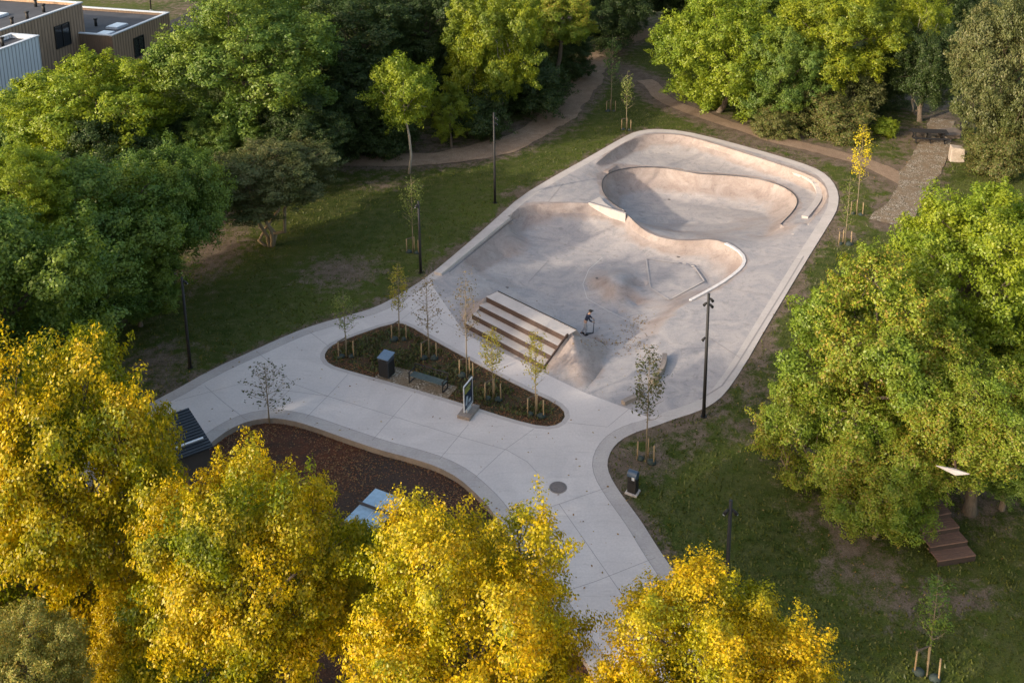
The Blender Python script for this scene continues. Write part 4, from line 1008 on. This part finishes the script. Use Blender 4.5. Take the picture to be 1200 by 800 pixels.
mb = MB(); mb.box((0, -.345, 1.12), (.44, .03, .13)); mb.build('opening', M['black'], t)
# bench
b = at(502, 451.5, -.012); t = empty('park_bench', b, bang); tag(t, 'dark metal park bench with teal seat slats on a gravel pad', 'bench')
teal = paint('teal_slats', (.05, .075, .078), .6)
BL = 2.2
mb = MB()
for k in range(5): mb.box((0, -.20+k*.105, .45), (BL, .085, .035))
mb.build('seat', teal, t, bevel=.006)
mb = MB(); mb.box((0, .38, .86), (BL, .035, .07), 0); mb.box((0, .35, .70), (BL, .02, .03)); mb.build('backrest', M['black'], t)
for x in (-BL/2, BL/2):
    mb = MB(); mb.box((x, -.26, .33), (.05, .05, .66)); mb.box((x, .28, .33), (.05, .05, .66)); mb.tube([(x, .28, .6), (x, .38, .9)], .028, 6); mb.box((x, 0, .66), (.055, .62, .04)); mb.box((x, 0, .04), (.05, .6, .04)); mb.box((x, 0, .40), (.045, .6, .04))
    mb.build('side_frame', M['black'], t)
# poster sign
b = at(549, 486); sd = Vector(at(556, 466))-Vector(at(545, 480)); sang = math.atan2(sd.y, sd.x)
b2 = at(549, 484)
t = empty('poster_sign', b2, sang); tag(t, 'pale framed dark blue poster sign on a concrete foot at the plaza edge', 'sign')
mb = MB(); mb.box((0, 0, .10), (1.25, .75, .2)); mb.build('foot', M['side'], t, bevel=.02)
mb = MB(); mb.box((0, 0, .28), (.5, .12, .16)); mb.box((0, 0, 1.9), (1.02, .07, .06)); mb.box((0, 0, .40), (1.02, .07, .06)); mb.box((-.51, 0, 1.15), (.05, .07, 1.56)); mb.box((.51, 0, 1.15), (.05, .07, 1.56)); mb.build('frame', M['galv'], t, bevel=.008)
mb = MB(); mb.box((0, 0, 1.15), (.97, .03, 1.45)); pst = mb.build('poster', paint('poster_blue', (.012, .022, .05), .3), t)
ygr = paint('poster_yellow', (.36, .38, .06), .5); wht = paint('poster_pale', (.30, .36, .42), .5)
for s_ in (-1, 1):
    mb = MB()
    for i, (zz_, ww_) in enumerate(((1.70, .62), (1.60, .7), (1.50, .55), (1.41, .66))):
        x = -.35
        while x < -.35+ww_:
            w_ = random.uniform(.05, .12); mb.box((x*-s_ + 0, s_*.0185, zz_), (w_, .004, .06)); x += w_+.03
    mb.build('lettering', ygr, pst)
    mb = MB(); mb.box((.2*s_, s_*.0185, .9), (.22, .004, .5), 0, Matrix.Rotation(.3, 3, 'Y')); mb.box((-.15*s_, s_*.0185, .75), (.3, .004, .2)); mb.box((.1, s_*.0185, .52), (.6, .004, .05)); mb.build('print', wht, pst)
# dog waste bin
b = at(741.5, 577, -.05); t = empty('dog_waste_bin', b, -.5); tag(t, 'narrow black bin with rounded blue top on a concrete foot by the lawn corner', 'bin')
mb = MB(); mb.box((0, 0, .04), (.62, .55, .1)); mb.build('foot', M['ledge'], t, bevel=.01)
mb = MB(); mb.box((0, 0, .56), (.46, .38, .94)); mb.build('body', M['black'], t, bevel=.03)
mb = MB(); mb.tube([(-.24, 0, 1.03), (.24, 0, 1.03)], .2, 20); mb.build('lid', paint('bin_top_blue', (.035, .065, .11), .4), t, bevel=.01)
mb = MB(); mb.box((.08, -.195, .92), (.14, .012, .17)); mb.build('sticker', M['galv'], t)
mb = MB(); mb.box((0, -.194, .70), (.3, .01, .1)); mb.build('opening', paint('dark_void', (.004, .004, .004), .8), t)
# manhole
b = at(654, 571, .0); t = empty('manhole_cover', b); tag(t, 'round dark cast iron manhole cover in the plaza', 'manhole cover')
mb = MB(); mb.cyl((0, 0, .004), .44, .012, 40); mb.build('rim', M['side'], t)
mb = MB(); mb.cyl((0, 0, .016), .39, .008, 40); lid = mb.build('lid', M['iron'], t)
mb = MB()
for k in range(-4, 5):
    wq = 2*math.sqrt(.36**2-(k*.08)**2)*.92; mb.box((0, k*.08, .026), (wq, .022, .006), 0)
mb.build('rib_pattern', M['side'], lid)
# table tennis table
tc = [Vector(at(x, y, .35)) for x, y in ((441, 573), (473, 587), (438, 628), (404, 611))]
cen = sum(tc, Vector())/4; ud = (tc[3]-tc[0]); tang = math.atan2(ud.y, ud.x); tl_ = ((tc[3]-tc[0]).length+(tc[2]-tc[1]).length)/2; tw_ = ((tc[1]-tc[0]).length+(tc[2]-tc[3]).length)/2
t = empty('table_tennis_table', (cen.x, cen.y, -.32), tang); tag(t, 'pale blue outdoor table tennis table partly under the golden tree leaves', 'table tennis table')
blue = paint('pale_blue_top', (.30, .44, .56), .4)
for s_ in (-1, 1):
    mb = MB(); mb.box((s_*tl_/4, 0, .74), (tl_/2-.02, tw_, .07)); mb.build('table_half', blue, t, bevel=.015)
    mb = MB(); mb.box((s_*tl_*.33, 0, .35), (.16, tw_*.7, .70)); mb.build('leg', M['side'], t)
mb = MB(); mb.box((0, 0, .86), (.03, tw_+.2, .16)); mb.build('net', M['steel'], t)
mb = MB(); mb.box((0, 0, .779), (tl_*.98, .035, .004)); mb.build('centre_line', M['galv'], t)
# shed with dark ribbed roof
p0 = Vector(at(221, 479, 2.3)); p1 = Vector(at(250, 524, 2.3)); e = (p1-p0); e.z = 0; el = e.length; e.normalize(); wv = Vector((-e.y, e.x, 0))
if wv.x > 0: wv = -wv
c = p0+e*el/2+wv*1.9; t = empty('shed', (c.x, c.y, -.32), math.atan2(e.y, e.x)); tag(t, 'dark shed with ribbed blue black roof half hidden behind the yellow trees', 'shed')
sgn = 1 if (Matrix.Rotation(math.atan2(e.y, e.x), 3, 'Z') @ Vector((0, 1, 0))).dot(wv) > 0 else -1
mb = MB(); mb.box((0, 0, 1.25), (el-.3, 3.5, 2.5)); mb.build('wall', paint('shed_wall', (.04, .04, .042), .7), t)
rf = paint('shed_roof', (.018, .026, .036), .5)
mb = MB(); mb.box((0, 0, 2.66), (el, 3.8, .08)); ro = mb.build('roof', rf, t, bevel=.01)
mb = MB()
for k in range(15): mb.box((-el/2+.15+k*(el-.3)/14, 0, 2.72), (.05, 3.78, .05))
mb.build('roof_ribs', rf, ro)
mb = MB(); mb.box((el*.32, -sgn*1.0, 2.86), (.12, 1.3, .06)); mb.build('roof_light_strip', M['galv'], t, bevel=.01)
mb = MB(); mb.box((-el*.1, sgn*1.5, 2.86), (.12, 1.2, .06)); mb.build('roof_light_strip', M['galv'], t, bevel=.01)
mb = MB(); mb.box((el/2-.14, -sgn*.2, 1.0), (.03, .95, 1.95)); mb.build('door', M['deckwood'], t)

# wooden stepped deck on the right
t = empty('wooden_steps', at(1110, 640, -.05)); tag(t, 'broad brown timber steps coming down out of the right hand trees', 'steps'); loc = Vector(t.location)
for k in range(5):
    zt = .34+.27*k; ox, oy = -9.5*k, -16.5*k
    q = [Vector(at(x+ox, y+oy, zt))-loc for x, y in ((1087, 640), (1131, 634), (1144, 649), (1100, 656))]
    ux = (q[1]-q[0]); uy = (q[0]-q[3])
    for j in range(6):
        a0, a1 = j/6+.012, (j+1)/6-.012
        pl = [q[3].lerp(q[0], a0), q[2].lerp(q[1], a0), q[2].lerp(q[1], a1), q[3].lerp(q[0], a1)]
        if j == 0: mb = MB()
        mb.prism([(v.x, v.y) for v in pl], zt-.06, zt)
    td = mb.build('tread', M['deckwood'], t)
    mb = MB(); fl = [q[3].lerp(q[0], .03), q[2].lerp(q[1], .03), q[2].lerp(q[1], .1), q[3].lerp(q[0], .1)]
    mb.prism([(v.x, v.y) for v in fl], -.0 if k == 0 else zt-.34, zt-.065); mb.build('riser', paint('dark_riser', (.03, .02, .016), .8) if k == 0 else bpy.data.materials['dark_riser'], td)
# pale pointed board
c = at(1118, 553, 4.6); t = empty('pointed_board', c, -.25); tag(t, 'small pale pointed board poking out of the leaves above the timber steps', 'board')
mb = MB(); mb.add([(-.75, .02, .16), (.05, -.16, -.04), (.62, -.02, .02), (.0, .14, .06), (-.75, .02, .19), (.05, -.16, .0), (.62, -.02, .06), (.0, .14, .10)], [(3, 2, 1, 0), (4, 5, 6, 7), (0, 1, 5, 4), (1, 2, 6, 5), (2, 3, 7, 6), (3, 0, 4, 7)])
mb.build('board', M['ledge'], t); mb = MB(); mb.tube([(.1, .05, -.02), (.3, 2.6, -.5), (.3, 2.8, -4.6)], .05, 8); mb.build('bracket_arm', M['deckwood'], t)

# top right corner: picnic table, bin, stone block, slab
c = at(1088, 165); t = empty('picnic_table', c, -.12); t.scale = (1.0, 1.15, 1.2); tag(t, 'black picnic table with benches in the shady clearing at top right', 'picnic table')
bw = paint('black_timber', (.004, .004, .006), .95)
mb = MB()
for k in range(4): mb.box((0, -.33+k*.22, .78), (3.2, .20, .05))
mb.build('tabletop', bw, t, bevel=.008)
for y in (-.85, .85):
    mb = MB(); mb.box((0, y, .46), (3.2, .34, .05)); mb.build('bench_seat', bw, t, bevel=.008)
for x in (-1.25, 0, 1.25):
    mb = MB(); mb.box((x, -.45, .38), (.1, .1, .92), 0, Matrix.Rotation(-.5, 3, 'X')); mb.box((x, .45, .38), (.1, .1, .92), 0, Matrix.Rotation(.5, 3, 'X')); mb.box((x, 0, .42), (.1, 1.9, .09)); mb.build('leg_frame', bw, t)
c = at(1130, 157); t = empty('round_bin', c); tag(t, 'round black bin at the edge of the olive tree right of the picnic table', 'bin')
mb = MB(); mb.cyl((0, 0, 0), .42, 1.05, 24, .46); mb.build('body', bw, t, True); mb = MB(); mb.tube([(0, 0, 1.05), (0, 0, 1.12), (0, 0, 1.2)], [.48, .46, .3], 24); mb.build('lid', M['black'], t, True)
c = at(1120, 187); t = empty('stone_block', c, -.1); tag(t, 'upright pale stone block beside the cobbled path', 'stone block')
mb = MB(); mb.add([(-.62, -.5, -.1), (.62, -.45, -.1), (.6, .5, -.1), (-.55, .5, -.1), (-.52, -.32, 1.22), (.60, -.38, 1.1), (.55, .42, 1.12), (-.5, .42, 1.25)], [(3, 2, 1, 0), (4, 5, 6, 7), (0, 1, 5, 4), (1, 2, 6, 5), (2, 3, 7, 6), (3, 0, 4, 7)])
mb.build('stone', concrete('pale_stone', (.42, .37, .32), (.36, .31, .27), (.30, .25, .20), .8, 2.0, .25), t, bevel=.06)
c = at(1114, 158); t = empty('stone_slab', c, .2); tag(t, 'flat grey brown stone slab between picnic table and round bin', 'stone slab')
mb = MB(); mb.prism([(-1.0, -.9), (.3, -1.1), (1.1, -.2), (.9, .9), (-.5, 1.0), (-1.2, .2)], -.1, .35); mb.build('stone', concrete('brown_stone', (.14, .11, .09), (.11, .09, .075), (.18, .15, .12), .8, 2.0, .25), t, bevel=.08)

# ------------------------------------------------------------------ BUILDINGS top left
def cladding(name, a, b):
    m = NM(name); g = m.objc(); w = m.n('ShaderNodeTexWave', wave_type='BANDS', bands_direction='X'); w.inputs['Scale'].default_value = .7; w.inputs['Distortion'].default_value = 0
    m.l(g, w.inputs['Vector']); mp = m.n('ShaderNodeMapping'); mp.inputs['Scale'].default_value = (4, 4, .4); m.l(g, mp.inputs[0]); f = m.noise(1.6, 5, .6, mp.outputs[0])
    c = m.ramp(f, [(.3, a), (.7, b)]); c = m.mix(1.0, c, m.ramp(w.outputs['Fac'], [(.0, (.4,)*3), (.25, (1,)*3)]), 'MULTIPLY'); m.col(c); m.rough(.8); m.bump(w.outputs['Fac'], .4, .03); return m.m
M['clad'] = cladding('larch_cladding', (.22, .145, .095), (.36, .25, .17)); M['white_clad'] = cladding('white_boarding', (.52, .55, .60), (.62, .65, .70))
M['roof'] = paint('roof_felt', (.045, .048, .056), .85, 0, .25, .6); M['trim'] = paint('parapet_trim', (.45, .49, .54), .45); M['glass'] = paint('dark_glass', (.02, .025, .03), .08)
M['skyl'] = paint('skylight_glass', (.62, .68, .74), .25)
RZ = 4.4
N_ = Vector(at(131, 42, RZ)); E_ = Vector(at(198, 15, RZ)); ub = (E_-N_); ub.z = 0; LB = ub.length; ub.normalize(); wb = Vector((-ub.y, ub.x, 0))
if wb.y < 0: wb = -wb
bang2 = math.atan2(ub.y, ub.x)
def building(name, label, corner, length, depth, hgt, wallm, windows, lights, vents, door=None):
    """local x along the near wall, y away from the camera; corner = near left"""
    t = empty(name, (corner.x, corner.y, 0), bang2); tag(t, label, 'building')
    mb = MB(); w = .25
    mb.box((length/2, w/2, hgt/2-.3), (length, w, hgt+.5)); mb.box((length/2, depth-w/2, hgt/2-.3), (length, w, hgt+.5))
    mb.box((w/2, depth/2, hgt/2-.3), (w, depth-2*w-.004, hgt+.5)); mb.box((length-w/2, depth/2, hgt/2-.3), (w, depth-2*w-.004, hgt+.5))
    wl_ = mb.build('wall', wallm, t)
    mb = MB(); mb.box((length/2, depth/2, hgt-.45), (length-2*w-.01, depth-2*w-.01, .2)); rf_ = mb.build('roof', M['roof'], t)
    for (c, d) in (((length/2, w/2, hgt+.0), (length+.14, w+.14, .12)), ((length/2, depth-w/2, hgt), (length+.14, w+.14, .12)), ((w/2, depth/2, hgt), (w+.14, depth-2*w-.15, .12)), ((length-w/2, depth/2, hgt), (w+.14, depth-2*w-.15, .12))):
        mb = MB(); mb.box(c, d); mb.build('parapet_trim', M['trim'], t, bevel=.01)
    for (x, z0, ww, hh) in windows:
        mb = MB()
        for (cx_, cz_, dx, dz) in ((x, z0, ww, .08), (x, z0+hh, ww, .08), (x-ww/2, z0+hh/2, .08, hh), (x+ww/2, z0+hh/2, .08, hh), (x, z0+hh/2, .06, hh)): mb.box((cx_, -.04, cz_), (dx, .12, dz))
        fr = mb.build('window', M['black'], t); mb = MB(); mb.box((x, -.008, z0+hh/2), (ww-.06, .02, hh-.06)); mb.build('pane', M['glass'], fr)
    for (x, y, sx, sy) in lights:
        mb = MB(); mb.box((x, y, hgt-.25), (sx, sy, .22)); f_ = mb.build('skylight', M['trim'], t); mb = MB(); mb.box((x, y, hgt-.11), (sx-.16, sy-.16, .05)); mb.build('pane', M['skyl'], f_)
    for (x, y) in vents:
        mb = MB(); mb.cyl((x, y, hgt-.4), .16, .85, 12); mb.cyl((x, y, hgt+.42), .24, .12, 12); mb.build('vent_pipe', M['black'], t, True)
    return t
building('wooden_building', 'flat roofed wood clad building nearer the big rounded tree, with two skylights', N_, LB, 17.0, RZ, M['clad'],
         [(LB*.42, .9, 1.8, 2.2)], [(LB*.10, 1.8, 2.0, 1.5), (LB*.42, 2.6, 2.0, 1.5)], [(LB*.40, 5.2), (LB*.5, 9.0)])
RT = 7.6
N1 = Vector(at(4, 34, RT)); E1 = Vector(at(96, 3, RT)); L1 = (E1-N1).dot(ub)+8
print('BLD', E1, N_, E_, LB, (E1-N_).dot(ub), (E1-N_).dot(wb))
building('wooden_building', 'flat roofed wood clad building with black window at the top left corner', E1-ub*L1, L1, 14, RT, M['clad'], [(L1-3.6, 3.6, 2.3, 2.4)], [(L1-6.6, 5.5, 2.0, 1.6)], [(L1-6.8, 1.4), (L1-3.6, 2.0), (L1-9.2, 1.2), (L1-1.8, 4.5)])
NW = Vector(at(45, 42, 7.3)); building('white_building', 'lower white boarded building at the left edge in front of the wooden ones', NW-ub*14, 14, 3.2, 7.3, M['white_clad'], [(4, 2.2, 1.2, 1.4)], [], [(11, 1.6)])
# orange barrier beyond the roofs
mb = MB(); pts = W([(238, 4, .9), (252, 3, .9), (268, 6, .9)]); t = empty('barrier', pts[0]); loc = Vector(pts[0]); tag(t, 'low orange barrier rail beyond the roofs at the top edge', 'barrier')
mb.tube([Vector(p)-loc for p in pts], .16, 8); mb.build('rail', paint('orange_paint', (.55, .24, .06), .5), t)
for p in pts: mb = MB(); q = Vector(p)-loc; mb.tube([q, q-Vector((0, 0, .95))], .06, 6); mb.build('post', M['galv'], t)

# ------------------------------------------------------------------ PERSON with kick scooter
pp = on_field(686, 392); gzp = pp.z
pr_ = empty('person', pp, 0); tag(pr_, 'person in navy top and pale trousers leaning forward beside the platform corner', 'person')
def skin_mesh(name, joints, edges, mat, parent, sub=2):
    me = bpy.data.meshes.new(name); me.from_pydata([j[:3] for j in joints], edges, []); me.update(); o = bpy.data.objects.new(name, me); COL.objects.link(o); o.parent = parent
    me.materials.append(mat)
    m = o.modifiers.new('skin', 'SKIN'); 
    for i, j in enumerate(joints):
        r_ = j[3]; me.skin_vertices[0].data[i].radius = (r_, r_*(j[4] if len(j) > 4 else 1))
    me.skin_vertices[0].data[0].use_root = True
    s = o.modifiers.new('sub', 'SUBSURF'); s.levels = s.render_levels = sub
    return o
skinm = paint('skin', (.42, .26, .18), .55); navy = paint('navy_cloth', (.014, .022, .05), .85); pale = paint('pale_cloth', (.36, .36, .38), .85); hairm = paint('dark_hair', (.015, .012, .011), .7)
# facing +x (to the picture's right), slightly bent forward
J = [(0, 0, .90, .13, .8), (.05, 0, 1.08, .13, .75), (.13, 0, 1.28, .15, .7), (.20, 0, 1.42, .11, .7), (.25, 0, 1.50, .05), (.30, 0, 1.60, .095), (.32, 0, 1.68, .085),
     (-.02, -.10, .84, .10), (.06, -.11, .48, .065), (-.04, -.11, .10, .045), (-.02, -.11, .045, .045), (.14, -.12, .04, .035),
     (-.04, .10, .84, .10), (-.02, .12, .48, .065), (-.26, .13, .12, .045), (-.25, .13, .05, .045), (-.10, .14, .04, .035),
     (.18, -.20, 1.38, .06), (.26, -.26, 1.14, .045), (.44, -.20, 1.02, .033), (.50, -.18, 1.01, .034),
     (.18, .20, 1.38, .06), (.28, .26, 1.16, .045), (.46, .20, 1.03, .033), (.52, .18, 1.02, .034)]
Ed = [(0, 1), (1, 2), (2, 3), (3, 4), (4, 5), (5, 6), (0, 7), (7, 8), (8, 9), (9, 10), (10, 11), (0, 12), (12, 13), (13, 14), (14, 15), (15, 16), (3, 17), (17, 18), (18, 19), (19, 20), (3, 21), (21, 22), (22, 23), (23, 24)]
skin_mesh('body', J, Ed, skinm, pr_)
def grow(j, k): return (*j[:3], j[3]+k, *(j[4:]))
T = [0, 1, 2, 3, 17, 18, 19, 21, 22, 23]; JT = [grow(J[i], .018) for i in T]; JT[6] = (.42, -.205, 1.035, .045); JT[9] = (.44, .205, 1.045, .045)
skin_mesh('jacket', JT, [(0, 1), (1, 2), (2, 3), (3, 4), (4, 5), (5, 6), (3, 7), (7, 8), (8, 9)], navy, pr_)
T = [0, 7, 8, 9, 12, 13, 14]; JT = [grow(J[i], .02) for i in T]; JT[0] = (0, 0, .93, .14, .8)
skin_mesh('trousers', JT, [(0, 1), (1, 2), (2, 3), (0, 4), (4, 5), (5, 6)], pale, pr_)
for (x, y) in ((.05, -.115), (-.19, .135)):
    mb = MB(); mb.ball((x, y, .05), .1, 8, (1.5, .55, .6)); mb.build('shoe', M['black'], pr_, True)
mb = MB(); mb.ball((.30, 0, 1.675), .115, 10, (1.05, .9, .85)); mb.box((.42, 0, 1.69), (.14, .15, .015)); mb.build('cap', hairm, pr_, True)
mb = MB(); mb.ball((.40, 0, 1.60), .02, 6, (1, .6, 1)); mb.build('nose', skinm, pr_, True)
for y in (-.035, .035): mb = MB(); mb.ball((.385, y, 1.635), .011, 6); mb.build('eye', hairm, pr_, True)
for (y, s_) in ((-.18, 1), (.18, -1)):
    mb = MB()
    for k in range(4): mb.tube([(.50, y-.03+k*.02, 1.02), (.555, y-.03+k*.02, 1.015), (.56, y-.03+k*.02, .985), (.535, y-.03+k*.02, .975)], [.010, .010, .009, .007], 6)
    mb.tube([(.49, y-s_*.045*-1, 1.01), (.53, y+s_*.05, .99)], [.011, .009], 6); mb.build('fingers', skinm, pr_, True)
sc_ = empty('kick_scooter', pp+Vector((.08, 0, 0)), 0); tag(sc_, 'black kick scooter held by the person in the navy top', 'scooter')
mb = MB(); mb.box((.10, 0, -.0+.10), (.52, .11, .03)); mb.build('deck', M['black'], sc_, bevel=.01)
mb = MB(); mb.tube([(.42, 0, .10), (.46, 0, .98)], .022, 8); mb.tube([(.36, 0, .10), (.43, 0, .22)], .02, 8); mb.build('stem', M['black'], sc_, True)
mb = MB(); mb.tube([(.46, -.27, .99), (.46, .27, .99)], .018, 8); mb.build('handlebar', M['black'], sc_, True)
for x in (-.18, .44): mb = MB(); mb.tube([(x, -.015, .055), (x, .015, .055)], .055, 16); mb.build('wheel', M['black'], sc_)

# ------------------------------------------------------------------ render settings
scene.render.engine = 'CYCLES'; scene.cycles.max_bounces = 6; scene.cycles.diffuse_bounces = 4; scene.cycles.transmission_bounces = 3
